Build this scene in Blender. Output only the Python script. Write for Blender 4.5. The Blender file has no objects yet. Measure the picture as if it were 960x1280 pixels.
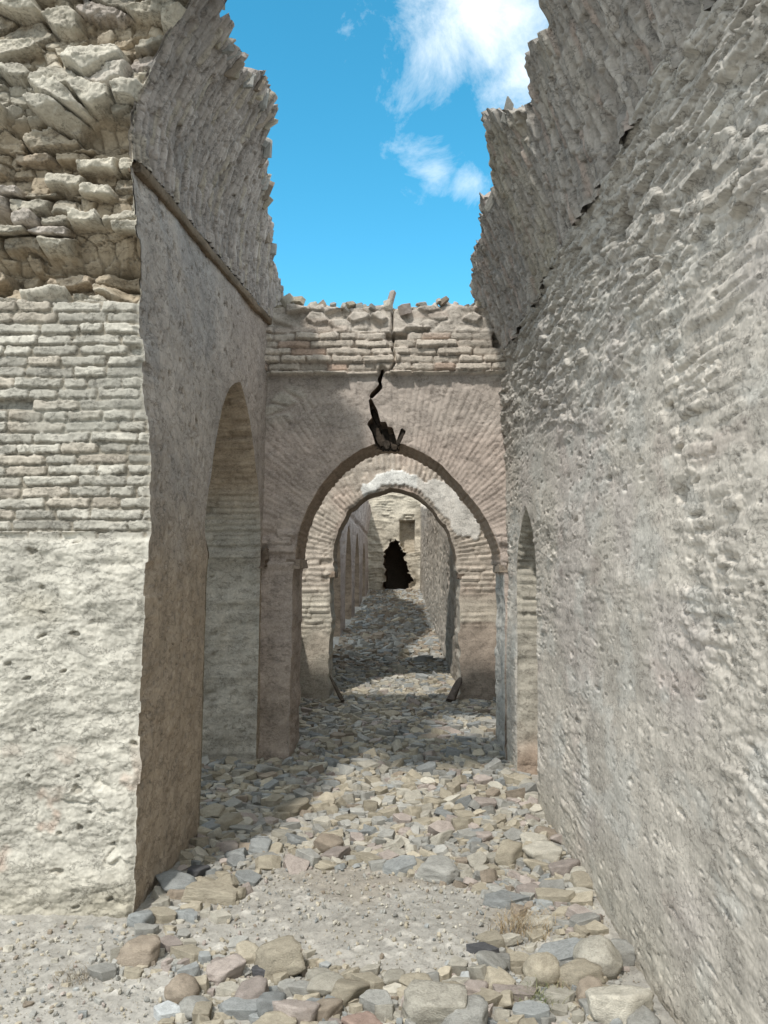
import bpy, math, random
import numpy as np
from mathutils import Vector, Euler

S = bpy.context.scene
COL = S.collection
# ------------------------------------------------------------------ camera
F = 1005.0                       # focal length in pixels of the 960x1280 photograph
PITCH = math.atan(75 / F)
YAW = math.atan(0.0249)
CAMZ = 1.6
cam = bpy.data.objects.new('camera', bpy.data.cameras.new('camera'))
COL.objects.link(cam)
cam.location = (0, 0, CAMZ)
cam.rotation_euler = (math.pi / 2 + PITCH, 0, YAW)
cam.data.sensor_fit = 'VERTICAL'
cam.data.sensor_height = 24.0
cam.data.lens = 24.0 * F / 1280.0
cam.data.clip_start = 0.05
cam.data.clip_end = 2000
S.camera = cam
S.render.resolution_x, S.render.resolution_y = 768, 1024

# ------------------------------------------------------------------ light
SUN_ELEV = math.radians(52.5)
SUN_AZ = math.radians(21)        # light travels along +Y, turned this much to +X
ld = Vector((math.sin(SUN_AZ) * math.cos(SUN_ELEV), math.cos(SUN_AZ) * math.cos(SUN_ELEV), -math.sin(SUN_ELEV)))
sun = bpy.data.objects.new('sun', bpy.data.lights.new('sun', 'SUN'))
COL.objects.link(sun)
sun.data.energy = 2.5
sun.data.angle = math.radians(2.5)
sun.data.color = (1.0, 0.955, 0.885)
sun.rotation_euler = ld.to_track_quat('-Z', 'Y').to_euler()
sun.location = (-4, -12, 18)

W = bpy.data.worlds.new('World')
S.world = W
W.use_nodes = True
nt = W.node_tree
for n in list(nt.nodes):
    nt.nodes.remove(n)


def N(tree, t, **kw):
    n = tree.nodes.new(t)
    for k, v in kw.items():
        setattr(n, k, v)
    return n


out = N(nt, 'ShaderNodeOutputWorld')
bg = N(nt, 'ShaderNodeBackground')
bg.inputs['Strength'].default_value = 0.15
sky = N(nt, 'ShaderNodeTexSky')
sky.sky_type = 'NISHITA'
sky.sun_disc = False
sky.sun_elevation = SUN_ELEV
sky.sun_rotation = math.pi + SUN_AZ
sky.altitude = 1500
sky.air_density = 1.0
sky.dust_density = 0.6
sky.ozone_density = 1.4
hs = N(nt, 'ShaderNodeHueSaturation')
hs.inputs['Hue'].default_value = 0.468
hs.inputs['Saturation'].default_value = 1.33
hs.inputs['Value'].default_value = 1.38
nt.links.new(sky.outputs[0], hs.inputs['Color'])
# clouds: broken wisps of noise gathered round a few directions of the sky
tc = N(nt, 'ShaderNodeTexCoord')


def px_dir(px, py):
    a = (px - 480) / F
    b = (640 - py) / F
    f = math.cos(PITCH) - b * math.sin(PITCH)
    u = b * math.cos(PITCH) + math.sin(PITCH)
    v = Vector((a * math.cos(YAW) - f * math.sin(YAW), a * math.sin(YAW) + f * math.cos(YAW), u))
    return v.normalized()


def M(op, a, b=None, clamp=False):
    n = N(nt, 'ShaderNodeMath', operation=op)
    n.use_clamp = clamp
    for i, v in enumerate((a, b)):
        if v is None:
            continue
        if isinstance(v, (int, float)):
            n.inputs[i].default_value = v
        else:
            nt.links.new(v, n.inputs[i])
    return n.outputs[0]


noi = N(nt, 'ShaderNodeTexNoise')
noi.inputs['Scale'].default_value = 9.0
noi.inputs['Detail'].default_value = 9
noi.inputs['Roughness'].default_value = 0.66
noi.inputs['Distortion'].default_value = 0.5
nt.links.new(tc.outputs['Generated'], noi.inputs['Vector'])
tot = None
for (px, py, rad, amp) in ((590, 25, 0.14, .88), (530, 60, 0.10, .42), (640, 100, 0.09, .75), (545, 208, 0.075, .58), (580, 230, 0.06, .54), (470, 10, .1, .25),
                           ):
    d = N(nt, 'ShaderNodeVectorMath', operation='DISTANCE')
    nt.links.new(tc.outputs['Generated'], d.inputs[0])
    d.inputs[1].default_value = px_dir(px, py)
    g = M('MULTIPLY', M('SUBTRACT', 1.0, M('DIVIDE', d.outputs['Value'], rad), clamp=True), amp)
    tot = g if tot is None else M('MAXIMUM', tot, g)
# unseen broken cloud added away from the blue strip ahead, for whiter fill light
dm = N(nt, 'ShaderNodeVectorMath', operation='DISTANCE')
nt.links.new(tc.outputs['Generated'], dm.inputs[0])
dm.inputs[1].default_value = px_dir(430, 330)
tot = M('MAXIMUM', tot, M('MULTIPLY', M('SUBTRACT', dm.outputs['Value'], 0.55), 1.9, clamp=True))
fac = M('ADD', M('MULTIPLY', M('SUBTRACT', noi.outputs['Fac'], 0.5), 2.3), M('SUBTRACT', M('MULTIPLY', tot, 1.5), 0.36))
fac = M('MULTIPLY', M('MULTIPLY', fac, 1.0, clamp=True), 0.85)
mx = N(nt, 'ShaderNodeMix', data_type='RGBA')
nt.links.new(fac, mx.inputs[0])
nt.links.new(hs.outputs[0], mx.inputs[6])
mx.inputs[7].default_value = (7.3, 7.5, 7.5, 1)
nt.links.new(mx.outputs[2], bg.inputs['Color'])
nt.links.new(bg.outputs[0], out.inputs['Surface'])

S.view_settings.view_transform = 'Standard'
S.view_settings.look = 'None'
S.view_settings.exposure = 0.45
S.view_settings.gamma = 1
S.cycles.max_bounces = 6
S.cycles.diffuse_bounces = 4

# ------------------------------------------------------------------ numpy noise and masonry patterns
rng = np.random.default_rng(7)
random.seed(7)


def h2(ix, iy, seed=0):
    ix = np.asarray(ix).astype(np.int64)
    iy = np.asarray(iy).astype(np.int64)
    x = (ix * 374761393 + iy * 668265263 + int(seed) * 2147483647 + 1013904223) & 0xFFFFFFFF
    x = ((x ^ (x >> 13)) * 1274126177) & 0xFFFFFFFF
    x = ((x ^ (x >> 16)) * 2246822519) & 0xFFFFFFFF
    x = x ^ (x >> 15)
    return (x & 0xFFFFFF) / float(0xFFFFFF)


def sm(a, b, x):
    t = np.clip((x - a) / (b - a), 0, 1)
    return t * t * (3 - 2 * t)


def noise(x, y, seed=0):
    xi = np.floor(x)
    yi = np.floor(y)
    fx = x - xi
    fy = y - yi
    ux = fx * fx * (3 - 2 * fx)
    uy = fy * fy * (3 - 2 * fy)
    a = h2(xi, yi, seed)
    b = h2(xi + 1, yi, seed)
    c = h2(xi, yi + 1, seed)
    d = h2(xi + 1, yi + 1, seed)
    return (a + (b - a) * ux) * (1 - uy) + (c + (d - c) * ux) * uy - 0.5


def fbm(x, y, seed=0, o=4, r=0.5):
    s = 0
    a = 1.0
    for k in range(o):
        c, n = math.cos(.5 * k), math.sin(.5 * k)
        s = s + a * noise(x * c - y * n if k else x, x * n + y * c if k else y, seed + k * 17)
        x = x * 2.03
        y = y * 2.03
        a *= r
    return s


def ridge(x, y, seed=0):
    return np.abs(fbm(x, y, seed, 3))


def terrace(n, k, soft=.22):
    n = n * k
    f = n - np.floor(n)
    return (np.floor(n) + sm(0, soft, f)) / k


def bricks(s, t, ch, bl, seed=0, warp=.012, wf=4.0):
    """running bond of uneven thin bricks -> id hash, second hash, distance to the joint (m), local x, local y"""
    t = t + warp * fbm(s * wf, t * wf, seed + 5, 3)
    s = s + warp * fbm(s * wf * 1.7, t * wf * 1.7, seed + 6, 2)
    row = np.floor(t / ch)
    fy = t / ch - row
    L = bl * (.75 + .5 * h2(row, row * 0 + 3, seed))
    x = s / L + h2(row, row * 0, seed + 1) * 7
    c = np.floor(x)
    e0 = c + .5 * (h2(c, row, seed + 2) - .5)
    c = np.where(x < e0, c - 1, c)
    e1 = c + 1 + .5 * (h2(c + 1, row, seed + 2) - .5)
    c = np.where(x >= e1, c + 1, c)
    e0 = c + .5 * (h2(c, row, seed + 2) - .5)
    e1 = c + 1 + .5 * (h2(c + 1, row, seed + 2) - .5)
    dx = np.minimum(x - e0, e1 - x) * L
    dy = np.minimum(fy, 1 - fy) * ch
    k = .012
    d = np.minimum(dx, dy) - np.clip(k - np.abs(dx - dy), 0, k) ** 2 / (4 * k)
    return h2(c, row, seed + 8), h2(c, row, seed + 9), d, (x - e0) / (e1 - e0) - .5, fy - .5


def vor(s, t, cs, ct, seed=0, jit=.85):
    """voronoi cells -> id hash, second hash, edge distance (cells), offset from the cell's centre"""
    x = s / cs
    y = t / ct
    xi = np.floor(x)
    yi = np.floor(y)
    f1 = np.full(x.shape, 9.)
    f2 = np.full(x.shape, 9.)
    ia = np.zeros(x.shape)
    ib = np.zeros(x.shape)
    ox = np.zeros(x.shape)
    oy = np.zeros(x.shape)
    for dx in (-1, 0, 1):
        for dy in (-1, 0, 1):
            cx = xi + dx
            cy = yi + dy
            px = cx + .5 + jit * (h2(cx, cy, seed) - .5)
            py = cy + .5 + jit * (h2(cx, cy, seed + 1) - .5)
            qx = x - px
            qy = y - py
            d = np.sqrt(qx * qx + qy * qy)
            m = d < f1
            f2 = np.where(m, f1, np.minimum(f2, d))
            ia = np.where(m, h2(cx, cy, seed + 2), ia)
            ib = np.where(m, h2(cx, cy, seed + 3), ib)
            ox = np.where(m, qx, ox)
            oy = np.where(m, qy, oy)
            f1 = np.where(m, d, f1)
    return ia, ib, f2 - f1, ox, oy


def pits(s, t, cs, ct, seed, prob, size=.5):
    """0..1: small hollows with ragged rims"""
    ws = s + .25 * cs * fbm(s / cs * 2, t / ct * 2, seed + 20, 3)
    wt = t + .25 * ct * fbm(s / cs * 2 + 9, t / ct * 2, seed + 21, 3)
    a, b, e, ox, oy = vor(ws, wt, cs, ct, seed)
    r = np.sqrt(ox * ox + oy * oy)
    return np.where(a < prob, 1 - sm(size * (.15 + .3 * b), size * (.3 + .5 * b), r), 0)


def chips(s, t, cs, ct, seed):
    w = fbm(s / cs * .5, t / ct * .5, seed + 9, 2)
    a, b, e, ox, oy = vor(s + .4 * cs * w, t, cs, ct, seed)
    return (a - .5) + .9 * ox * (b - .5) + .7 * oy * (a - .3)


def lerp(a, b, f):
    return a + (b - a) * f


def mixc(c0, c1, f):
    return c0 * (1 - f[..., None]) + np.asarray(c1) * f[..., None]


def solid(shape, c):
    return np.zeros(shape + (3,)) + np.asarray(c, float)


# ------------------------------------------------------------------ projection of photograph pixels onto real planes
def L(px, py):
    a = (px - 480) / F
    b = (640 - py) / F
    f = math.cos(PITCH) - b * math.sin(PITCH)
    u = b * math.cos(PITCH) + math.sin(PITCH)
    return (a - 0.0249) / f, u / f


def onY(px, py, Y):
    l, u = L(px, py)
    return l * Y, CAMZ + u * Y


def onZ(px, py, z):
    l, u = L(px, py)
    Y = (z - CAMZ) / u
    return l * Y, Y


# ------------------------------------------------------------------ materials
def masonry_mat(name, scale=60, bump=.5, dist=.006, var=.35, attr=True, color=(.4, .37, .32), cracks=.45):
    m = bpy.data.materials.new(name)
    m.use_nodes = True
    t = m.node_tree
    b = t.nodes['Principled BSDF']
    b.inputs['Roughness'].default_value = .95
    b.inputs['Specular IOR Level'].default_value = .12
    tcn = N(t, 'ShaderNodeTexCoord')
    n1 = N(t, 'ShaderNodeTexNoise')
    n1.inputs['Scale'].default_value = scale
    n1.inputs['Detail'].default_value = 5
    n1.inputs['Roughness'].default_value = .65
    n2 = N(t, 'ShaderNodeTexNoise')
    n2.inputs['Scale'].default_value = scale * .13
    n2.inputs['Detail'].default_value = 6
    n2.inputs['Roughness'].default_value = .6
    for n in (n1, n2):
        t.links.new(tcn.outputs['Object'], n.inputs['Vector'])
    ad = N(t, 'ShaderNodeMath', operation='ADD')
    t.links.new(n1.outputs['Fac'], ad.inputs[0])
    t.links.new(n2.outputs['Fac'], ad.inputs[1])
    mr = N(t, 'ShaderNodeMapRange')
    mr.inputs['From Min'].default_value = .6
    mr.inputs['From Max'].default_value = 1.4
    mr.inputs['To Min'].default_value = 1 - var
    mr.inputs['To Max'].default_value = 1 + var
    t.links.new(ad.outputs[0], mr.inputs['Value'])
    vm = N(t, 'ShaderNodeVectorMath', operation='SCALE')
    if attr:
        at = N(t, 'ShaderNodeAttribute')
        at.attribute_name = 'Col'
        t.links.new(at.outputs['Color'], vm.inputs[0])
    else:
        vm.inputs[0].default_value = color
        oi = N(t, 'ShaderNodeObjectInfo')
        mr2 = N(t, 'ShaderNodeMapRange')
        mr2.inputs['To Min'].default_value = .78
        mr2.inputs['To Max'].default_value = 1.22
        t.links.new(oi.outputs['Random'], mr2.inputs['Value'])
        mm = N(t, 'ShaderNodeMath', operation='MULTIPLY')
        t.links.new(mr.outputs[0], mm.inputs[0])
        t.links.new(mr2.outputs[0], mm.inputs[1])
        mr = mm
    # thin ragged cracks and chips filled with dirt
    n3 = N(t, 'ShaderNodeTexNoise')
    n3.inputs['Scale'].default_value = scale * .11
    n3.inputs['Detail'].default_value = 9
    n3.inputs['Roughness'].default_value = .68
    n3.inputs['Distortion'].default_value = .4
    mp = N(t, 'ShaderNodeMapping')
    mp.inputs['Scale'].default_value = (1, 1, 1.9)
    t.links.new(tcn.outputs['Object'], mp.inputs['Vector'])
    t.links.new(mp.outputs[0], n3.inputs['Vector'])
    s1 = N(t, 'ShaderNodeMath', operation='SUBTRACT')
    t.links.new(n3.outputs['Fac'], s1.inputs[0])
    s1.inputs[1].default_value = .47
    s2 = N(t, 'ShaderNodeMath', operation='ABSOLUTE')
    t.links.new(s1.outputs[0], s2.inputs[0])
    ck = N(t, 'ShaderNodeMapRange')
    ck.inputs['From Min'].default_value = .0
    ck.inputs['From Max'].default_value = .014
    ck.inputs['To Min'].default_value = 1 - cracks
    ck.inputs['To Max'].default_value = 1
    t.links.new(s2.outputs[0], ck.inputs['Value'])
    cm = N(t, 'ShaderNodeMath', operation='MULTIPLY')
    t.links.new(mr.outputs[0], cm.inputs[0])
    t.links.new(ck.outputs[0], cm.inputs[1])
    t.links.new(cm.outputs[0], vm.inputs['Scale'])
    hb_ = N(t, 'ShaderNodeMath', operation='MULTIPLY_ADD')
    t.links.new(ck.outputs[0], hb_.inputs[0])
    hb_.inputs[1].default_value = .9
    t.links.new(ad.outputs[0], hb_.inputs[2])
    t.links.new(vm.outputs[0], b.inputs['Base Color'])
    bp = N(t, 'ShaderNodeBump')
    bp.inputs['Strength'].default_value = bump
    bp.inputs['Distance'].default_value = dist
    t.links.new(hb_.outputs[0], bp.inputs['Height'])
    t.links.new(bp.outputs[0], b.inputs['Normal'])
    return m


MAT = masonry_mat('weathered_masonry', 60, .6, .007, .38)
MAT_FAR = masonry_mat('distant_masonry', 25, .5, .02, .3)
MAT_GROUND = masonry_mat('dusty_ground', 90, .7, .006, .3, cracks=.15)
MAT_RUBBLE = masonry_mat('rubble_stone', 45, .6, .008, .28, cracks=.2)


# ------------------------------------------------------------------ mesh helpers
def mesh_obj(name, verts, faces, cols=None, mat=MAT, parent=None, smooth=True):
    """verts (N,3), faces (M,4) or (M,3)"""
    me = bpy.data.meshes.new(name)
    verts = np.asarray(verts, np.float32)
    faces = np.asarray(faces, np.int32)
    me.vertices.add(len(verts))
    me.vertices.foreach_set('co', verts.ravel())
    k = faces.shape[1]
    me.loops.add(faces.size)
    me.loops.foreach_set('vertex_index', faces.ravel())
    me.polygons.add(len(faces))
    me.polygons.foreach_set('loop_start', np.arange(0, faces.size, k, dtype=np.int32))
    me.polygons.foreach_set('use_smooth', np.full(len(faces), smooth, bool))
    if cols is not None:
        at = me.color_attributes.new('Col', 'FLOAT_COLOR', 'POINT')
        c = np.ones((len(verts), 4), np.float32)
        c[:, :3] = np.clip(cols, 0, 1)
        at.data.foreach_set('color', c.ravel())
    me.materials.append(mat)
    me.update(calc_edges=True)
    me.validate()
    o = bpy.data.objects.new(name, me)
    COL.objects.link(o)
    if parent is not None:
        o.parent = parent
    return o


def thing(name, label, cat, group=None):
    o = bpy.data.objects.new(name, None)
    COL.objects.link(o)
    o['kind'] = 'thing'
    o['label'] = label
    o['category'] = cat
    if group:
        o['group'] = group
    return o


def tag(o, label, cat, group=None):
    o['label'] = label
    o['category'] = cat
    if group:
        o['group'] = group
    return o


def in_poly(x, y, poly):
    poly = np.asarray(poly, float)
    ins = np.zeros(x.shape, bool)
    x0, y0 = poly[:, 0], poly[:, 1]
    x1, y1 = np.roll(x0, -1), np.roll(y0, -1)
    for a, b, c, d in zip(x0, y0, x1, y1):
        if b == d:
            continue
        cond = (b > y) != (d > y)
        xx = (c - a) * (y - b) / (d - b) + a
        ins ^= cond & (x < xx)
    return ins


def near_poly(x, y, poly, closed=True):
    """distance to and nearest point on the outline"""
    poly = np.asarray(poly, float)
    best = np.full(x.shape, 1e9)
    bx = np.zeros(x.shape)
    by = np.zeros(x.shape)
    n = len(poly)
    for i in range(n if closed else n - 1):
        ax, ay = poly[i]
        cx, cy = poly[(i + 1) % n]
        dx, dy = cx - ax, cy - ay
        q = dx * dx + dy * dy
        if q < 1e-12:
            continue
        f = np.clip(((x - ax) * dx + (y - ay) * dy) / q, 0, 1)
        px = ax + f * dx
        py = ay + f * dy
        d = np.hypot(x - px, y - py)
        m = d < best
        best = np.where(m, d, best)
        bx = np.where(m, px, bx)
        by = np.where(m, py, by)
    return best, bx, by


def smooth_line(pts, step):
    """resample a polyline (rounded a little) at even steps"""
    p = np.asarray(pts, float)
    for _ in range(2):                              # chaikin, keeping the ends
        q = [p[0]]
        for a, b in zip(p[:-1], p[1:]):
            q += [a * .75 + b * .25, a * .25 + b * .75]
        q.append(p[-1])
        p = np.array(q)
    d = np.r_[0, np.cumsum(np.hypot(*np.diff(p, axis=0).T))]
    s = np.linspace(0, d[-1], max(3, int(d[-1] / step)))
    return np.c_[np.interp(s, d, p[:, 0]), np.interp(s, d, p[:, 1])], s


def rough_line(pts, step, amp, seed):
    p, s = smooth_line(pts, step)
    t = np.gradient(p, axis=0)
    t /= np.linalg.norm(t, axis=1)[:, None] + 1e-9
    n = np.c_[-t[:, 1], t[:, 0]]
    k = amp * (fbm(s * 6, s * 0, seed, 3) * 1.2 + .8 * (h2(np.floor(s / .06), s * 0, seed + 4) - .5))
    return p + n * k[:, None], s


def sheet(name, U, V, P, H, C, face_to, holes=(), parent=None, mat=MAT, fade=.03, capdir=None, capw=.4, caph=.7, edge_fade=None):
    """A displaced masonry surface.  U, V are 2-D parameter grids; P(u,v)->(x,y,z); H(u,v,P)->height along the normal;
    C(u,v,h,P)->colour.  holes are outlines in (u,v) that are cut out, the rim following them.  capdir closes the top with broken masonry."""
    U = U.copy()
    V = V.copy()
    nu, nv = U.shape
    keepq = np.ones((nu - 1, nv - 1), bool)
    dist = np.full(U.shape, 1.0)
    polys = [np.asarray(p) for p in holes]
    masks = [in_poly(U, V, p) for p in polys]
    if polys:
        anyin = np.logical_or.reduce(masks)
        keepq &= ~(anyin[:-1, :-1] & anyin[1:, :-1] & anyin[:-1, 1:] & anyin[1:, 1:])
    U0, V0 = U.copy(), V.copy()
    for poly, ins in zip(polys, masks):
        lo = poly.min(0) - fade * 3
        hi = poly.max(0) + fade * 3
        reg = (U0 > lo[0]) & (U0 < hi[0]) & (V0 > lo[1]) & (V0 < hi[1])
        idx = np.nonzero(reg)
        d, bx, by = near_poly(U0[idx], V0[idx], poly)
        dist[idx] = np.minimum(dist[idx], np.where(ins[idx], 0, d))
        sel = ins[idx]
        k = (idx[0][sel], idx[1][sel])
        U[k] = bx[sel]
        V[k] = by[sel]
    X, Y, Z = P(U, V)
    pos = np.stack([X, Y, Z], -1).astype(float)
    # normals from the undisplaced regular surface
    e = 1e-3
    a = np.stack(P(U + e, V), -1) - np.stack(P(U - e, V), -1)
    b = np.stack(P(U, V + e), -1) - np.stack(P(U, V - e), -1)
    nrm = np.cross(a, b)
    nrm /= np.linalg.norm(nrm, axis=-1)[..., None] + 1e-12
    sgn = np.sign(np.sum(nrm * (np.asarray(face_to) - pos), -1).mean())
    nrm *= sgn
    h = H(U, V, pos)
    f = sm(0, fade, dist) if len(holes) else 1.0
    if edge_fade is not None:
        f = f * edge_fade(U, V)
    h = h * f
    col = C(U, V, h, pos)
    pos = pos + nrm * h[..., None]
    if capdir is not None:
        top = pos[:, -1, :]
        cd = np.asarray(capdir, float)
        rows = []
        ccs = []
        nc = 14
        for k in range(1, nc + 1):
            w = capw * k / nc
            r = top + cd * w
            r[:, 2] += .09 * noise(U[:, -1] * 7, np.full(nu, k * .7), 91) + .05 * noise(U[:, -1] * 23, np.full(nu, k * 1.9), 92) - .015 * k / nc
            rows.append(r)
            ccs.append(col[:, -1, :] * 1.12)
        for k in range(1, 4):
            r = rows[-1].copy()
            r[:, 2] -= caph / 3
            rows.append(r)
            ccs.append(col[:, -1, :])
        pos = np.concatenate([pos, np.stack(rows, 1)], 1)
        col = np.concatenate([col, np.stack(ccs, 1)], 1)
        keepq = np.concatenate([keepq, np.ones((nu - 1, len(rows)), bool)], 1)
        nv = pos.shape[1]
    idx = np.arange(nu * nv).reshape(nu, nv)
    q = np.stack([idx[:-1, :-1], idx[1:, :-1], idx[1:, 1:], idx[:-1, 1:]], -1)[keepq]
    used, inv = np.unique(q, return_inverse=True)
    return mesh_obj(name, pos.reshape(-1, 3)[used], inv.reshape(-1, 4), col.reshape(-1, 3)[used], mat, parent)


def sweep(name, line, s, Mp, T, H, C, inside, parent=None, mat=MAT, step=.02, d0=0.0, cut=None):
    """the soffit and reveals of an opening: an outline carried back through the wall's thickness"""
    nd = max(3, int((T - d0) / step))
    D = np.linspace(d0, T, nd)
    uu = np.repeat(line[:, :1], nd, 1)
    vv = np.repeat(line[:, 1:], nd, 1)
    ss = np.repeat(s[:, None], nd, 1)
    dd = np.repeat(D[None], len(line), 0)
    pos = np.stack(Mp(uu, vv, dd), -1).astype(float)
    a = np.gradient(pos, axis=0)
    b = np.gradient(pos, axis=1)
    n = np.cross(a, b)
    n /= np.linalg.norm(n, axis=-1)[..., None] + 1e-12
    ins = np.asarray(inside)
    sg = np.sign(np.sum(n * (ins - pos), -1))
    n *= sg[..., None]
    h = H(ss, dd, pos) * sm(0, .03, dd - d0) * sm(0, .03, T - dd)
    col = C(ss, dd, h, pos)
    pos = pos + n * h[..., None]
    nu, nv = uu.shape
    idx = np.arange(nu * nv).reshape(nu, nv)
    q = np.stack([idx[:-1, :-1], idx[1:, :-1], idx[1:, 1:], idx[:-1, 1:]], -1)
    if cut is not None:
        q = q[~cut(ss, dd, pos)[:-1, :-1]]
    q = q.reshape(-1, 4)
    return mesh_obj(name, pos.reshape(-1, 3), q, col.reshape(-1, 3), mat, parent)


def grid(us, vs):
    return np.meshgrid(np.asarray(us, float), np.asarray(vs, float), indexing='ij')


def rough_box(name, x0, x1, y0, y1, z0, z1, c, seed, parent=None, mat=MAT, st=.02, amp=.012):
    """a weathered block: six displaced faces sharing noise taken from world position"""
    vs, fs, cs = [], [], []
    n0 = 0
    ctr = np.array([(x0 + x1) / 2, (y0 + y1) / 2, (z0 + z1) / 2])
    hs_ = np.array([(x1 - x0) / 2, (y1 - y0) / 2, (z1 - z0) / 2])
    for ax in range(3):
        for sg in (-1, 1):
            o = [i for i in range(3) if i != ax]
            na = max(2, int(2 * hs_[o[0]] / st) + 1)
            nb = max(2, int(2 * hs_[o[1]] / st) + 1)
            A, B = grid(np.linspace(-1, 1, na), np.linspace(-1, 1, nb))
            p = np.zeros(A.shape + (3,))
            p[..., o[0]] = A * hs_[o[0]]
            p[..., o[1]] = B * hs_[o[1]]
            p[..., ax] = sg * hs_[ax]
            w = p + ctr
            k = np.stack([fbm(w[..., 1] * 9 + w[..., 2] * 13, w[..., 0] * 9 - w[..., 2] * 7, seed + j, 3) for j in range(3)], -1)
            w = w + k * amp * 2
            vs.append(w.reshape(-1, 3))
            cs.append((solid(A.shape, c) * (1 + .35 * k[..., :1])).reshape(-1, 3))
            idx = np.arange(na * nb).reshape(na, nb) + n0
            fs.append(np.stack([idx[:-1, :-1], idx[1:, :-1], idx[1:, 1:], idx[:-1, 1:]], -1).reshape(-1, 4))
            n0 += na * nb
    return mesh_obj(name, np.concatenate(vs), np.concatenate(fs), np.concatenate(cs), mat, parent)


# ------------------------------------------------------------------ palette (linear albedo)
PLASTER = np.array([.46, .44, .385])
BRICKC = np.array([.41, .39, .34])
MORTAR = np.array([.27, .245, .20])
STONEC = np.array([.46, .43, .355])
CLAY = np.array([.43, .365, .32])
BROWN = np.array([.385, .32, .25])
GREYW = np.array([.40, .385, .355])
PINK = np.array([.44, .34, .295])

Y1, T1 = 6.6, .62           # first cross wall: front face, thickness
Y2, T2 = 9.6, .55           # second cross wall
YE = 30.0                   # end wall
YF = 3.88                   # front face of the near wall end


# ------------------------------------------------------------------ ground
def gz(x, y):
    b = np.interp(y, [-300, 0, 3.5, 4.6, 6, 7.2, 9.6, 11, 12.5, 20, 28.5, 29.9, 60, 300], [0, 0, 0, .03, .08, .08, .1, .16, .2, .45, .84, .93, .9, .0])
    b = b * np.clip(1.6 - np.abs(x + .2) / 6, 0, 1)
    return b + .03 * fbm(x * .9, y * .9, 31, 3) + .012 * fbm(x * 4, y * 4, 32, 3)


gx = np.r_[-300, -120, -50, -20, -10, -6, np.arange(-4, -2.2, .1), np.arange(-2.2, 1.4, .014), np.arange(1.4, 4, .15), 6, 10, 20, 50, 120, 300]
gy = np.r_[-300, -120, -50, -20, -8, -4, np.arange(-2, 2.4, .1), np.arange(2.4, 5.6, .014), np.arange(5.6, 13, .03), np.arange(13, 31, .1), 32, 36, 45, 60, 100, 180, 400]
GX, GY = grid(gx, gy)
gzz = gz(GX, GY) + .006 * fbm(GX * 30, GY * 30, 33, 3)
pb = vor(GX, GY, .035, .035, 34)
gzz = gzz + .007 * np.where(pb[0] < .45, sm(0, .5, pb[2]), 0) * (.4 + pb[1])
gc = solid(GX.shape, (.37, .355, .322)) * (1 + .3 * fbm(GX * 1.6, GY * 1.6, 35, 4))[..., None]
gc = mixc(gc, (.28, .245, .20), sm(.0, .35, fbm(GX * 1.1 + 4, GY * 1.1, 36, 3)) * .6)
gc = np.where((pb[0] < .2)[..., None], gc * (.8 + .6 * pb[1])[..., None], gc)
idx = np.arange(GX.size).reshape(GX.shape)
q = np.stack([idx[:-1, :-1], idx[1:, :-1], idx[1:, 1:], idx[:-1, 1:]], -1).reshape(-1, 4)
ground = mesh_obj('ground', np.stack([GX, GY, gzz], -1).reshape(-1, 3), q, gc.reshape(-1, 3), MAT_GROUND)
ground['kind'] = 'structure'


# ------------------------------------------------------------------ near left wall: broken end, side with arched opening, vault springing
left = thing('ruined_wall', 'near thick ruined wall with rubble-topped brick end face and arched opening in its side', 'wall')
CZ, CX = zip(*sorted((onY(px, py, YF)[1], onY(px, py, YF)[0]) for px, py in
             ((165, 1145), (172, 1000), (177, 850), (184, 690), (187, 652), (184, 560), (177, 450), (172, 385), (162, 250), (155, 180), (152, 120), (165, 0))))


def corner_s(z):
    return np.interp(z, CZ, CX)


def corner_x(z):
    return corner_s(z) + .012 * fbm(z * 9, z * 0, 41, 3) + .014 * (h2(np.floor(z / .055), np.floor(z * 0), 42) - .5)


def front_y(z):
    return YF + lerp(-.035, 0, sm(1.74, 1.79, z)) + .05 * sm(2.92, 3.05, z) + .04 * fbm(z * 5, z * 0, 43, 2) * sm(2.9, 3.1, z)


ZS_L = 3.68                 # springing of the vault over the left wall


def left_x(Y, z):
    dz = np.clip(z - ZS_L, 0, 9)
    vc = np.interp(Y, [3.9, 4.3, 5.0, 5.5, 6.0, 6.6], [.34, .40, .31, .27, .15, .04])
    far = -1.19 + .012 * z + vc * dz * dz
    near = corner_s(z) + vc * dz * dz + (corner_x(z) - corner_s(z)) * sm(YF + .25, YF, Y)
    return lerp(near, far, (Y - YF) / 2.72 + .06 * sm(YF, YF + .5, Y))


# --- end face
zf = np.arange(-.15, 4.75, .006)
t01 = np.r_[np.linspace(0, .42, 40)[:-1], np.linspace(.42, 1, 240)]
A, B = grid(t01, zf)


def P_end(u, v):
    xr = corner_x(v) + .34 * np.clip(v - ZS_L, 0, 9) ** 2 + .022 * sm(ZS_L - .1, ZS_L + .05, v)
    x0 = -3.6
    return x0 + (xr - x0) * u, front_y(v), v


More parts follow.
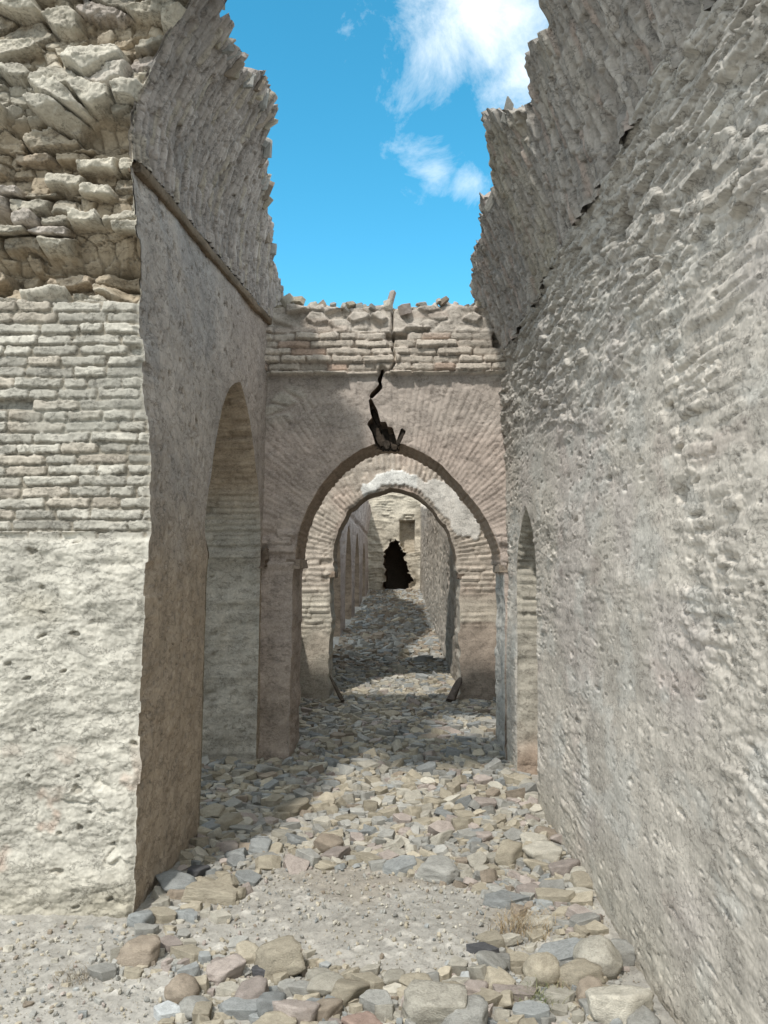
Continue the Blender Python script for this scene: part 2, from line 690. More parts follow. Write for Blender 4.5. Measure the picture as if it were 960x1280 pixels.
def core_cells(x, z):
    wx = x + .028 * fbm(x * 6, z * 6, 64, 3)
    wz = z + .022 * fbm(x * 5 + 7, z * 5, 65, 3) + .07 * fbm(x * 1.3, z * 1.3, 66, 2)
    a1, b1, d1, lx1, ly1 = bricks(wx, wz, .072, .20, 67, .02)
    a2, b2, e2, ox2, oy2 = vor(wx, wz, .24, .10, 75, .98)
    up = (z + .1 * fbm(x * 2, z * 2, 77, 2)) > 3.8
    ra = np.where(up, a2, a1)
    rb = np.where(up, b2, b1)
    rd = np.where(up, e2 * .12, d1)
    sl = (np.where(up, ox2, lx1), np.where(up, oy2, ly1))
    en = .010 * fbm(x * 30, z * 30, 70, 3)
    sa, sb, se, sx, sy = vor(wx, wz, .09, .055, 68)
    return ra, rb, rd, en, sa, sb, se, sx, sy, sl


def H_end(u, v, p):
    x = p[..., 0]
    z = v
    edge = sm(0, .03, (1 - u) * 2.3)
    # plaster
    pl = .006 * chips(x, z, .05, .025, 48) + .03 * fbm(x * 2.2, z * 2.6, 50, 3) + .026 * terrace(fbm(x * 3.4, z * 6, 51, 5, .55), 8, .12) + .016 * terrace(fbm(x * 8, z * 13, 57, 4, .55), 5, .14) + .005 * fbm(x * 28, z * 34, 52, 3)
    ck = sm(.035, .0, ridge(x * 2.4 + .5 * fbm(x * 5, z * 5, 53, 2), z * 3.5, 54)) * sm(-.05, .2, fbm(x * 2, z * 2, 55, 2))
    pl = pl - .016 * ck - .025 * pits(x, z, .13, .09, 56, .22, .32)
    # bricks
    a, b, d, lx, ly = bricks(x, z, .0545, .21, 60, .012)
    worn = .007 * fbm(x * 26, z * 34, 61, 4, .6)
    lost = sm(.25, .5, fbm(x * 1.7 + 3, z * 2.6, 62, 3)) * .6
    br = sm(.0, .0045, d + worn * 1.3 - .004) * (.016 + .014 * (a - .4)) * (1 - .6 * lost) + .003 * chips(x, z, .03, .018, 49) + .008 * ly * (b - .5) + worn * .5 + .010 * terrace(fbm(x * 9, z * 16, 59, 3), 4, .2)
    br = br - .05 * np.where(b < .035, sm(0, .012, d), 0) + .01 * fbm(x * 3, z * 3, 63, 2)
    # rubble core: flat-bedded broken stones above a ledge, big blocks higher up
    ra, rb, rd, edge_n, sa, sb, se, sx, sy, slab = core_cells(x, z)
    prof_ = np.interp(z + .035 * fbm(x * 3, z * 2, 72, 3), [2.9, 2.97, 3.03, 3.09, 3.2, 3.27, 3.45, 3.6, 3.72, 3.9, 3.97, 4.2, 4.35, 4.8], [.05, .03, -.06, -.15, -.16, -.04, -.02, -.06, -.11, -.09, .03, .05, -.03, -.02])
    big = ra > .34
    hbig = (rb - .5) * .12 + slab[0] * .07 * (ra - .6) + slab[1] * .07 * (rb - .55) + .014 * chips(x, z, .06, .035, 47)
    hbig = hbig + .022 * terrace(fbm(x * 7, z * 9, 69, 3), 5, .15) - .12 * (1 - sm(.0, .014, rd + edge_n))
    hsm = -.10 + .06 * (sa - .4) + .05 * sy * (sb - .5) - .03 * (1 - sm(0, .12, se))
    rub = np.where(big, hbig, hsm) + .018 * fbm(x * 16, z * 20, 71, 4, .6) + .008 * terrace(fbm(x * 16, z * 22, 76, 3), 4, .2)
    rub = rub + prof_ - .12 * sm(.16, .03, np.abs(x + 1.40)) * sm(.20, .05, np.abs(z - 3.09))
    zz = z + .03 * fbm(x * 3, x * 0, 73, 3)
    h = lerp(pl, br, sm(1.765, 1.78, z + .008 * fbm(x * 8, x * 0, 74, 2)))
    h = lerp(h, rub, sm(2.93, 2.97, zz))
    return h * edge


def C_end(u, v, h, p):
    x = p[..., 0]
    z = v
    pl = solid(x.shape, PLASTER) * (1 + .25 * fbm(x * 3, z * 3, 80, 4))[..., None]
    pl = mixc(pl, (.36, .33, .26), sm(.05, .4, fbm(x * 2.3 + 5, z * 2.8, 81, 3)) * .7)
    pl = mixc(pl, (.40, .28, .22), sm(.26, .42, fbm(x * 4.3 + 2, z * 4.3, 82, 4)) * sm(.9, .5, z) * .55)
    pl = mixc(pl, (.38, .35, .28), sm(.35, .0, z) * .5)
    pl = mixc(pl, (.27, .24, .19), pits(x, z, .13, .09, 56, .22, .32) * .5)
    a, b, d, lx, ly = bricks(x, z, .0545, .21, 60, .012)
    br = solid(x.shape, MORTAR)
    bc = solid(x.shape, BRICKC) * (.72 + .52 * a)[..., None]
    bc = mixc(bc, (.43, .37, .30), (b > .75) * .5)
    br = mixc(br, (0, 0, 0), x * 0)
    f = sm(-.001, .012, d)
    f = sm(-.001, .005, d + .007 * fbm(x * 26, z * 34, 61, 4, .6) * 1.3 - .004)
    br = br * (1 - f[..., None]) + bc * f[..., None]
    br = mixc(br, (.34, .33, .29), sm(.1, .4, fbm(x * 1.7 + 3, z * 2.6, 62, 3)) * .6)
    ra, rb = core_cells(x, z)[:2]
    ru = solid(x.shape, (.42, .39, .325)) * (.65 + .6 * rb)[..., None]
    ru = mixc(ru, (.43, .38, .35), (ra > .85) * .6)
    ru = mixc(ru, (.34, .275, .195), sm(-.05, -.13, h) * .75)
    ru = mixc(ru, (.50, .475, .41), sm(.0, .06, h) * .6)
    zz = z + .03 * fbm(x * 3, x * 0, 73, 3)
    c = pl + (br - pl) * sm(1.76, 1.78, z)[..., None]
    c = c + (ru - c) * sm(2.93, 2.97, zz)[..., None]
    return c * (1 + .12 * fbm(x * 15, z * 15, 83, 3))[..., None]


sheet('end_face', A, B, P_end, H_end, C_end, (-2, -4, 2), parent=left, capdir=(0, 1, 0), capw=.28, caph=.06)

# --- side face with the arched opening (plane turned towards the passage)
def on_left(px, py):
    """pixel -> (Y, z) on the side face"""
    l, u = L(px, py)
    Y = 5.0
    for _ in range(30):
        z = CAMZ + u * Y
        Y = float(left_x(np.array(Y), np.array(z))) / l
    return Y, CAMZ + u * Y


AJ0, AJ1 = 4.93, 6.53      # near and far jamb of the opening
apex = on_left(298, 473)
arch_l = [(AJ0, -.3), (AJ0, 1.0), (AJ0 - .01, 1.66), (AJ0 + .05, 1.70), on_left(253, 660), on_left(260, 610), on_left(267, 560), on_left(275, 515), on_left(284, 487), apex,
          on_left(303, 485), on_left(310, 515), on_left(317, 560), on_left(322, 610), on_left(325, 650), (AJ1 - .02, 1.74), (AJ1, 1.68), (AJ1, 1.0), (AJ1, -.3)]
apl, aps = rough_line(arch_l, .012, .012, 90)


def P_left(u, v):
    y0 = front_y(v)
    Y = y0 + (u - YF) * (Y1 + .05 - y0) / (Y1 + .05 - YF)
    return left_x(Y, v), Y, v


def H_left(u, v, p):
    y = p[..., 1]
    z = v
    low = sm(1.85, 1.6, z)
    up = .018 * fbm(y * 2, z * 2, 100, 3) + .010 * terrace(fbm(y * 6, z * 4, 101, 4), 8, .3) + .004 * fbm(y * 40, z * 30, 102, 3)
    up = up - .03 * pits(y, z, .07, .11, 103, .28, .36) - .012 * pits(y, z, .025, .05, 104, .3, .45)
    lo = .02 * fbm(y * 3, z * 2, 105, 3) + .010 * fbm(y * 18, z * 18, 106, 4) - .014 * pits(y, z, .06, .05, 107, .25, .4)
    return lerp(up, lo, low) * sm(YF, YF + .03, u)


def C_left(u, v, h, p):
    y = p[..., 1]
    z = v
    c = solid(y.shape, (.40, .36, .32)) * (1 + .3 * fbm(y * 2.5, z * 2, 110, 4))[..., None]
    c = mixc(c, (.35, .33, .31), sm(.0, .3, fbm(y * 3, z * 1.5, 111, 3)) * .7)
    c = mixc(c, (.43, .37, .325), sm(5.0, 6.0, y) * .6)
    c = mixc(c, BROWN, sm(2.15, 1.5, z + .25 * fbm(y * 3, z * 3, 112, 3)) * .95)
    c = mixc(c, (.2, .18, .16), np.clip(pits(y, z, .07, .11, 103, .28, .36), 0, 1) * .5)
    return c


us = np.r_[np.linspace(YF, Y1 + .05, 290)]
vs = np.arange(-.2, ZS_L + .001, .010)
A, B = grid(us, vs)
poly_l = np.r_[apl, [[AJ1, -.6], [AJ0, -.6]]]
sheet('side_face', A, B, P_left, H_left, C_left, (0, 5, 2), [poly_l], left)


def H_jamb(s, d, p):
    y, z = p[..., 1], p[..., 2]
    t = z + 0 * s
    a, b, dd, lx, ly = bricks(d + 40, np.where(z > 1.9, s, z), .05, .2, 120, .008)
    br = sm(0, .014, dd) * (.014 + .012 * (a - .5)) - .03 * (b < .03)
    pl = .016 * terrace(fbm(d * 5, s * 5, 121, 4), 7, .3) * 2 + .006 * fbm(d * 25, s * 25, 122, 3) - .02 * pits(d, s, .11, .08, 123, .25, .3)
    # projecting springing course
    led = .03 * sm(1.66, 1.70, z) * sm(1.80, 1.76, z)
    return lerp(pl, br, sm(1.68, 1.72, z)) + led


def C_jamb(s, d, h, p):
    z = p[..., 2]
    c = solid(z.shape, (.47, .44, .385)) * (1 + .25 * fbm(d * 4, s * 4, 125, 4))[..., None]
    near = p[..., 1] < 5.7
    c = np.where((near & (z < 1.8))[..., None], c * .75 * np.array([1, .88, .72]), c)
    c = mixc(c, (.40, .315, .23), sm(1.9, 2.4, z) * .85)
    return c


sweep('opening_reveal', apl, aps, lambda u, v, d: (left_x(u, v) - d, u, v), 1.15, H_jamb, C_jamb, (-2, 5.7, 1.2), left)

# --- springing beam and the remains of the vault
KY = [3.85, 4.0, 4.15, 4.3, 4.6, 4.97, 5.3, 5.5, 6.0, 6.3, 6.75]
KZ = [4.75, 4.70, 4.62, 4.58, 4.64, 4.74, 4.70, 4.64, 4.47, 4.34, 4.17]


def jag(y, seed, a=.09):
    k = np.floor(y / .055 + .4 * noise(y * 9, y * 0, seed))
    return a * (h2(k, k * 0, seed + 1) - .5) + a * .7 * (h2(np.floor(y / .22), y * 0, seed + 2) - .5) + .04 * fbm(y * 4, y * 0, seed + 3, 3)


usv = np.linspace(YF, Y1 + .35, 400)


def P_vl(u, v):
    top = np.interp(u, KY, KZ) + jag(u, 130, .11)
    z = ZS_L + .03 + (top - ZS_L - .03) * v
    y0 = front_y(z)
    y = y0 + (u - YF) * (Y1 + .35 - y0) / (Y1 + .35 - YF)
    return left_x(y, z) + .02 * sm(YF, YF + .1, u), y, z


def vaultH(s, t, seed):
    # thin stones set on edge: joints run up the curve
    s = s + .05 * t + .02 * fbm(s * 3, t * 2, seed + 1, 2)
    a, b, d, lx, ly = bricks(t, s, .042, .18, seed, .012)
    h = sm(0, .012, d) * (.010 + .022 * (a - .5)) + .012 * fbm(t * 4, s * 9, seed + 2, 3) + .003 * fbm(t * 25, s * 50, seed + 3, 3) + .012 * chips(t, s, .07, .022, seed + 6)
    h = h - .045 * np.where(b < .15, sm(0, .012, d) * sm(.42, .2, np.abs(lx)), 0)
    h = h - .03 * pits(s, t, .05, .13, seed + 4, .3, .36)
    return h, a, b, d


def H_vl(u, v, p):
    return (vaultH(u, p[..., 2], 140)[0] + .02 * fbm(u * 2, p[..., 2] * 2, 141, 2)) * sm(YF, YF + .05, u)


def C_vl(u, v, h, p):
    _, a, b, d = vaultH(u, p[..., 2], 140)
    z = p[..., 2]
    c = solid(u.shape, (.33, .30, .275)) * (.8 + .4 * a)[..., None]
    c = mixc(c, (.37, .33, .26), (b > .85) * .6)
    c = mixc(c, (.25, .24, .23), sm(.1, .4, fbm(u * 2, z * 2, 142, 3)) * .6)
    return mixc(c, (.24, .215, .19), sm(.008, 0., d) * .6)


A, B = grid(usv, np.linspace(0, 1, 120))
sheet('vault_remnant', A, B, P_vl, H_vl, C_vl, (0, 5, 2), parent=left, capdir=(-1, 0, 0), capw=.7, caph=.12)

bu = np.linspace(YF + .10, Y1 + .1, 160)
prof = [(-.03, -.03), (.028, -.03), (.034, -.022), (.034, .022), (.028, .03), (-.03, .03)]
vv = []
for i, y in enumerate(bu):
    zc = ZS_L + .01 * math.sin(y * 2.1) + .008 * float(noise(np.array(y * 6.), np.array(0.), 150))
    x = float(left_x(np.array(y + .0), np.array(ZS_L))) - .004
    for (a, b) in prof:
        k = .008 * float(noise(np.array(y * 14.), np.array(b * 60.), 151))
        vv.append((x + a + k, y, zc + b + k))
n = len(prof)
ff = [(i * n + j, i * n + (j + 1) % n, (i + 1) * n + (j + 1) % n, (i + 1) * n + j) for i in range(len(bu) - 1) for j in range(n)]
ff += [(0, 1, 2, 3), (0, 3, 4, 5)]
vv = np.array(vv)
bc = solid((len(vv),), (.20, .155, .11)) * (1 + .5 * fbm(vv[:, 1] * 9, vv[:, 2] * 50, 152, 3))[:, None]
mesh_obj('springing_course', vv, ff, bc, MAT, left)
rough_box('shadow_block', -1.42, -.40, 3.15, 3.66, 4.56, 5.3, (.36, .33, .28), 159, left, st=.05, amp=.06)  # unseen block added above the view to shade the floor before the arch
# hidden thickness of the wall behind the faces
rough_box('core', -3.5, -1.62, 4.3, 4.85, -.2, 4.3, (.33, .3, .26), 160, left, st=.25)
rough_box('core', -2.4, -1.5, 4.5, 6.9, 3.35, 4.25, (.33, .3, .26), 161, left, st=.25)
rough_box('core', -2.4, -1.45, 6.64, 7.15, -.2, 3.9, (.33, .3, .26), 162, left, st=.25)


# ------------------------------------------------------------------ near right wall
right = thing('ruined_wall', 'long rough grey wall beside the rubble path, narrow pointed niche near its far end', 'wall')
ZS_R = 3.4


def right_x(Y, z):
    return .97 - .036 * (Y - 3) + .02 * np.clip(1.2 - z, 0, 2) * -.6 + .015 * (z - 1.6) * 0


NI0, NI1 = 5.40, 6.16
niche = [(NI0, -.3), (NI0, 1.0), (NI0 + .01, 1.66), (NI0 + .08, 1.82), (5.60, 1.97), (5.75, 2.08), (5.90, 1.97), (NI1 - .09, 1.82), (NI1, 1.66), (NI1, 1.0), (NI1, -.3)]
nil, nis = rough_line(niche, .014, .014, 170)
hole_a = None


def on_right(px, py):
    l, u = L(px, py)
    Y = 4.0
    for _ in range(40):
        Y = float(right_x(np.array(Y), np.array(CAMZ + u * Y))) / l
    return Y, CAMZ + u * Y


HOLES_R = [(on_right(778, 285), .075, .14), (on_right(752, 322), .04, .05), (on_right(840, 340), .03, .03), (on_right(822, 430), .03, .03), (on_right(700, 345), .05, .05),
           (on_right(915, 700), .03, .02), (on_right(850, 620), .035, .02)]


def H_right(u, v, p):
    y = u
    z = v
    up = sm(2.3, 3.1, z + .25 * fbm(y * 1.5, z * 1.5, 181, 2))
    wy = y + .05 * fbm(y * 4, z * 4, 182, 3)
    wz = z + .03 * fbm(y * 4 + 3, z * 4, 183, 3)
    base = .022 * fbm(y * .9, z * 1.2, 184, 3)
    fl = .010 * terrace(fbm(y * 1.7, z * 7, 185, 5, .55), 8, .12) + .007 * terrace(fbm(y * 4.5, z * 18, 186, 4, .55), 5, .14)
    a, b, e, ox, oy = vor(wy, wz, .21, .048, 187)
    e2 = sm(0, .09, e + .06 * fbm(y * 24, z * 36, 188, 3))
    st = (e2 * (.016 + .045 * (a - .4)) + .035 * oy * (b - .5) + .02 * ox * (a - .5)) * lerp(.07, 1.1, up)
    pt = pits(y, z, .11, .035, 189, .20, .34) * (.022 + .02 * up) + pits(y, z, .06, .018, 190, .22, .40) * .012 + pits(y, z, .24, .08, 191, .20, .26) * .035
    # flat stones showing through where the mud coat has gone
    ba, bb, bd, bx_, by_ = bricks(wy, z + .02 * fbm(y * 2.5, z * 2.5, 195, 3), .047, .20, 196, .022)
    expo = sm(-.08, .16, fbm(y * 1.5, z * 2.2, 197, 4) + .30 * (up - .35)) * lerp(.3, 1, sm(.9, 1.7, z))
    coat = sm(0, .007, bd + .010 * fbm(y * 24, z * 34, 198, 3) - .002)
    st = st + expo * (coat * np.where(bb > .3, .008 + .016 * (ba - .4), 0) - .006 + .010 * by_ * (bb - .5)) + (1 - expo) * .006
    h = base + fl * lerp(.9, 1.6, up) + st - pt + .0025 * fbm(y * 34, z * 60, 192, 4) + (.0035 + .006 * up) * chips(y, z, .04, .014, 205) * sm(-.3, .2, fbm(y * 2.5 + 4, z * 3, 208, 3)) + .007 * (chips(y, z, .13, .035, 206)) * sm(-.2, .2, fbm(y * 2, z * 2, 207, 3))
    h = h + .05 * sm(3.0, 3.35, z) * fbm(y * 3, z * 6, 193, 3)
    # worn smooth patches of mud coat
    h = base + (h - base) * lerp(.38, 1.0, np.clip(sm(-.06, .10, fbm(y * 1.8 + 11, z * 2.2, 209, 4)) + .6 * up, 0, 1))
    for ((cy, cz), r, dp) in HOLES_R:
        d = np.hypot((y - cy) / 1.6, z - cz) + .03 * fbm(y * 12, z * 12, 194, 2)
        h = h - dp * sm(r, r * .6, d)
    return h


def C_right(u, v, h, p):
    y = u
    z = v
    c = solid(y.shape, (.51, .47, .415)) * (1 + .22 * fbm(y * 2, z * 2.4, 200, 4))[..., None]
    c = mixc(c, (.48, .435, .40), sm(.0, .35, fbm(y * 1.4 + 3, z * 1.6, 201, 3)) * .7)
    c = mixc(c, (.53, .515, .475), sm(.1, .4, fbm(y * 4 + 1, z * 6, 202, 3)) * .6)
    c = mixc(c, (.40, .30, .27), sm(.33, .55, fbm(y * 3 + 8, z * 5, 203, 3)) * .2)
    c = mixc(c, (.38, .36, .325), sm(2.0, 3.1, z) * .8)
    c = c * (1 + .35 * sm(-.2, .3, fbm(y * 1.3, z * 1.9, 197, 4)) * fbm(y * 6, z * 20, 204, 3))[..., None]
    c = mixc(c, (.42, .385, .315), sm(.45, .05, z) * .6)
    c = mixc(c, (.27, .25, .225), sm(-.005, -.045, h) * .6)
    return c


us = np.r_[np.linspace(-1.5, 1.5, 40)[:-1], np.arange(1.5, 3.2, .006), np.arange(3.2, Y1 + .08, .010)]
vs = np.arange(-.2, ZS_R + .06, .0068)
A, B = grid(us, vs)
poly_r = np.r_[nil, [[NI1, -.6], [NI0, -.6]]]
sheet('wall_face', A, B, lambda u, v: (right_x(u, v), u, v), H_right, C_right, (-3, 4, 1.6), [poly_r], right)


def H_nj(s, d, p):
    z = p[..., 2]
    a, b, dd, lx, ly = bricks(d + 20, np.where(z > 1.7, s, z), .058, .2, 210, .012)
    br = sm(0, .016, dd) * (.02 + .02 * (a - .5)) - .03 * (b < .05)
    pl = .03 * terrace(fbm(d * 5, s * 4, 211, 4), 6, .3) + .006 * fbm(d * 25, s * 25, 212, 3)
    return lerp(pl, br, sm(1.0, 1.2, z))


def C_nj(s, d, h, p):
    z = p[..., 2]
    c = solid(z.shape, (.43, .40, .34)) * (1 + .3 * fbm(d * 4, s * 4, 213, 4))[..., None]
    c = mixc(c, (.40, .30, .23), sm(.5, .2, z + .1 * fbm(d * 8, s * 8, 214, 2)) * .8)
    return c


sweep('niche_reveal', nil, nis, lambda u, v, d: (right_x(u, v) + d, u, v), .5, H_nj, C_nj, (1.2, 5.78, 1.0), right)
A, B = grid(np.arange(5.2, 6.4, .02), np.arange(-.2, 2.3, .02))
sheet('niche_back', A, B, lambda u, v: (right_x(u, v) + .49, u, v), lambda u, v, p: .02 * fbm(u * 6, v * 9, 215, 4), lambda u, v, h, p: solid(u.shape, (.38, .34, .28)), (0, 5.8, 1), parent=right)

KYR = [-1.5, 2.0, 3.1, 3.35, 3.55, 3.8, 4.05, 4.35, 4.55, 4.75, 4.9, 5.1, 5.3, 5.5, 5.8, 6.2, 6.5, 6.9]
KZR = [4.3, 4.3, 4.3, 4.3, 4.12, 4.22, 4.08, 4.20, 4.33, 4.42, 4.38, 4.13, 4.12, 4.24, 4.10, 4.12, 4.10, 4.05]


def P_vr(u, v):
    top = np.interp(u, KYR, KZR) + jag(u, 220, .06)
    z0 = ZS_R - .03 + .05 * fbm(u * 2.5, u * 0, 221, 3) + .025 * (h2(np.floor(u / .17), u * 0, 222) - .5)
    z = z0 + (top - z0) * v
    dz = np.clip(z - ZS_R, -.1, 3)
    return right_x(u, z) - .035 - .26 * dz - .12 * dz * np.abs(dz), u, z


def H_vr(u, v, p):
    h, a, b, d = vaultH(-u, p[..., 2], 230)
    z = p[..., 2]
    big = vor(u, z, .11, .3, 231)
    near = sm(4.3, 3.2, u) * sm(3.9, 3.5, z)
    h = h + near * ((big[0] - .5) * .09 * sm(0, .2, big[2]))
    low = sm(.25, .0, v)
    return h + .03 * fbm(u * 2, z * 2, 232, 3) + low * (.05 * (h2(np.floor(u / .09), u * 0, 233) - .5))


def C_vr(u, v, h, p):
    _, a, b, d = vaultH(-u, p[..., 2], 230)
    z = p[..., 2]
    c = solid(u.shape, (.305, .285, .26)) * (.8 + .4 * a)[..., None]
    c = mixc(c, (.34, .305, .23), sm(.0, .4, fbm(u * 2.2, z * 1.5, 234, 3)) * .6)
    c = mixc(c, (.35, .28, .24), (b > .9) * .6)
    return mixc(c, (.26, .235, .21), sm(.008, 0., d) * .6)


usv = np.r_[np.linspace(-1.5, 1.8, 40)[:-1], np.linspace(1.8, Y1 + .25, 480)]
A, B = grid(usv, np.linspace(0, 1, 130))
sheet('vault_remnant', A, B, P_vr, H_vr, C_vr, (-2, 4, 2), parent=right, capdir=(1, 0, 0), capw=.5, caph=1.4)
# underside step between the wall and the overhanging vault, and the wall's hidden thickness
rough_box('core', 1.48, 2.3, -1.4, 9.9, -.2, 3.9, (.36, .34, .3), 240, right, st=.25)
rough_box('core', 1.05, 1.6, -1.4, 6.8, 3.36, 3.75, (.36, .34, .3), 241, right, st=.25)


# stones still sticking out of the broken vault edges
EDGE = []


def edge_stones(owner, KYs, KZs, xfun, y0, y1, n, side, seed):
    r = np.random.default_rng(seed)
    for i in range(n):
        y = y0 + (y1 - y0) * (i + r.uniform(-.4, .4)) / n
        z = float(np.interp(y, KYs, KZs)) + r.uniform(-.075, -.02)
        x = float(xfun(np.array(y), np.array(z)))
        EDGE.append((owner, (x - side * r.uniform(-.02, .05), y, z), (r.uniform(.011, .02), r.uniform(.03, .06), r.uniform(.05, .10)),
                     (r.normal() * .25 + .25, -side * (.35 + r.normal() * .12), math.pi / 2 + r.normal() * .25), i))


edge_stones(left, KY, KZ, left_x, 4.25, 6.5, 26, -1, 901)
edge_stones(right, KYR, KZR, lambda y, z: P_vr(np.array([y]), np.array([1.0]))[0][0], 3.4, 6.4, 3, 1, 902)


# ------------------------------------------------------------------ cross walls
def px_line(pts, Y):
    return [onY(a, b, Y) for a, b in pts]


CRACK = [[(477, 460), (481, 463), (479, 470), (477, 478), (479, 485), (472, 492), (466, 498), (461, 497), (464, 491), (470, 485), (474, 480), (472, 474), (476, 466)],
         [(461, 499), (465, 498), (468, 505), (472, 512), (474, 520), (476, 527), (483, 527), (485, 533), (491, 534), (494, 544), (496, 551), (502, 534), (508, 539), (503, 549), (499, 558),
          (470, 559), (469, 555), (465, 540), (459, 530), (461, 526), (465, 522), (463, 514)]]
CRACK1 = [np.array(px_line(c, Y1)) for c in CRACK]
arch1 = px_line([(360, 1010), (360, 930), (363, 820), (365.5, 712), (370, 704), (369, 695), (372, 672), (380, 644), (394, 616), (410, 594), (428, 577), (447, 564), (465, 555.5), (485, 551.5),
                 (504, 554), (524, 563), (548, 577), (577, 607), (604, 642), (617, 667), (624, 690), (625, 706), (631, 714), (630, 820), (630, 1010)], Y1)
a1l, a1s = rough_line(arch1, .012, .008, 250)
cw1 = thing('cross_wall', 'cracked cross wall with pointed clay arch and loose stones along its crest', 'wall')
AC1 = onY(497, 705, Y1)


def P_c1(u, v):
    return u, np.full(u.shape, Y1), v


def polar(u, v, c):
    th = np.arctan2(v - c[1], u - c[0])
    r = np.hypot(u - c[0], v - c[1])
    return th, r


BZ = 3.235


def H_c1(u, v, p):
    x = u
    z = v
    th, r = polar(x, z, AC1)
    zb = z + .012 * fbm(x * 2.5, x * 0, 260, 3)
    # clay spandrels over voussoirs
    a, b, d, lx, ly = bricks(r, th * 1.15, .045, .3, 261, .01)
    vs_ = sm(0, .012, d) * (.007 + .006 * (a - .5)) + .006 * fbm(r * 6, th * 26, 262, 3)
    ring = sm(1.75, 1.45, r) * sm(AC1[1] - .05, AC1[1] + .1, z)
    cl = .015 * fbm(x * 2.5, z * 2.5, 263, 3) + .010 * terrace(fbm(x * 4, z * 6, 264, 4), 7, .3) + .004 * fbm(x * 30, z * 30, 265, 3)
    h = cl + vs_ * ring + .004 * chips(x, z, .05, .03, 259)
    # stones showing in the plaster below the brickwork
    sa, sb, se, sx, sy = vor(x, z, .22, .11, 266)
    show = sm(2.75, 3.0, z) * sm(-.1, .15, fbm(x * 2, z * 3, 267, 2))
    h = h + show * .02 * sm(.05, .25, se) * (sa > .35)
    # piers below the springing
    a2, b2, d2, _, _ = bricks(x, z, .07, .26, 268, .008)
    h = h + sm(1.98, 1.9, z) * sm(1.60, 1.66, z) * (sm(0, .012, d2) * .02 - .035 * (b2 < .2) * sm(0, .01, d2))
    h = h + .05 * sm(.5, .0, z) * fbm(x * 5, z * 5, 269, 3) - .03 * sm(.55, .4, z) * sm(.1, .3, z)
    # brickwork under the crest
    a3, b3, d3, lx3, ly3 = bricks(x, z, .064, .24, 270, .016)
    lostn = fbm(x * 2.6 + 1.5, z * 6, 271, 3)
    br = sm(0, .008, d3 + .007 * fbm(x * 26, z * 26, 272, 3)) * (.04 + .06 * (a3 - .5)) + .012 * terrace(fbm(x * 9, z * 12, 277, 3), 5, .2) + .012 * ly3 * (b3 - .5)
    br = br - .13 * np.where((b3 < .07) & (z < 3.62), sm(0, .012, d3), 0) + .03
    rubb = vor(x, z, .16, .09, 273)
    rb = (rubb[0] - .5) * .10 * sm(0, .18, rubb[2]) + .02 + .02 * fbm(x * 12, z * 14, 274, 3)
    br = lerp(br, rb, sm(3.57, 3.66, z + .1 * fbm(x * 3, z * 2, 275, 2)))
    h = lerp(h, br, sm(BZ - .006, BZ + .006, zb))
    cr = np.zeros(x.shape)
    for poly in ():
        lo, hi = poly.min(0) - .1, poly.max(0) + .1
        i = np.nonzero((x > lo[0]) & (x < hi[0]) & (z > lo[1]) & (z < hi[1]))
        ins = in_poly(x[i], z[i], poly)
        cr[i] = np.maximum(cr[i], ins)
    th2 = sm(.012, .004, np.abs(x - np.interp(z, [2.55, 2.7, 2.85, 3.25, 3.35, 3.5, 3.75], [-.12, -.13, -.16, -.12, -.06, -.10, -.09]) - .03 * (h2(np.floor(z / .064), x * 0, 276) - .5))) * sm(3.2, 3.3, z)
    return h - .56 * cr - .10 * th2


def C_c1(u, v, h, p):
    x = u
    z = v
    th, r = polar(x, z, AC1)
    c = solid(x.shape, CLAY) * (1 + .2 * fbm(x * 2, z * 2, 280, 4))[..., None]
    c = mixc(c, (.41, .365, .325), sm(2.6, 2.9, z + .15 * fbm(x * 3, z * 3, 281, 3)) * .8)
    c = mixc(c, (.37, .305, .25), sm(1.2, .5, z) * .6)
    sa, sb, se, sx, sy = vor(x, z, .22, .11, 266)
    show = sm(2.75, 3.0, z) * sm(-.1, .15, fbm(x * 2, z * 3, 267, 2)) * sm(.05, .2, se) * (sa > .35)
    c = mixc(c, (.47, .44, .38), show * .7)
    a3, b3, d3, _, _ = bricks(x, z, .064, .24, 270, .016)
    bc = solid(x.shape, (.47, .42, .36)) * (.8 + .4 * a3)[..., None]
    bc = mixc(bc, (.42, .29, .22), (b3 > .88) * .6)
    bc = mixc(bc, (.30, .25, .21), sm(.012, 0, d3) * .6)
    bc = mixc(bc, (.42, .385, .34), sm(3.5, 3.62, z) * .7)
    f = sm(BZ - .006, BZ + .006, z + .012 * fbm(x * 2.5, x * 0, 260, 3))
    c = c * (1 - f[..., None]) + bc * f[..., None]
    # greyer band below the joint, fading downwards
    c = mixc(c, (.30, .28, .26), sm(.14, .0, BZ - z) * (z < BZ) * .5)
    return mixc(c, (.15, .12, .095), sm(-.15, -.35, h) * .95)  # shade of the unlit gap painted in: colour darkens with depth


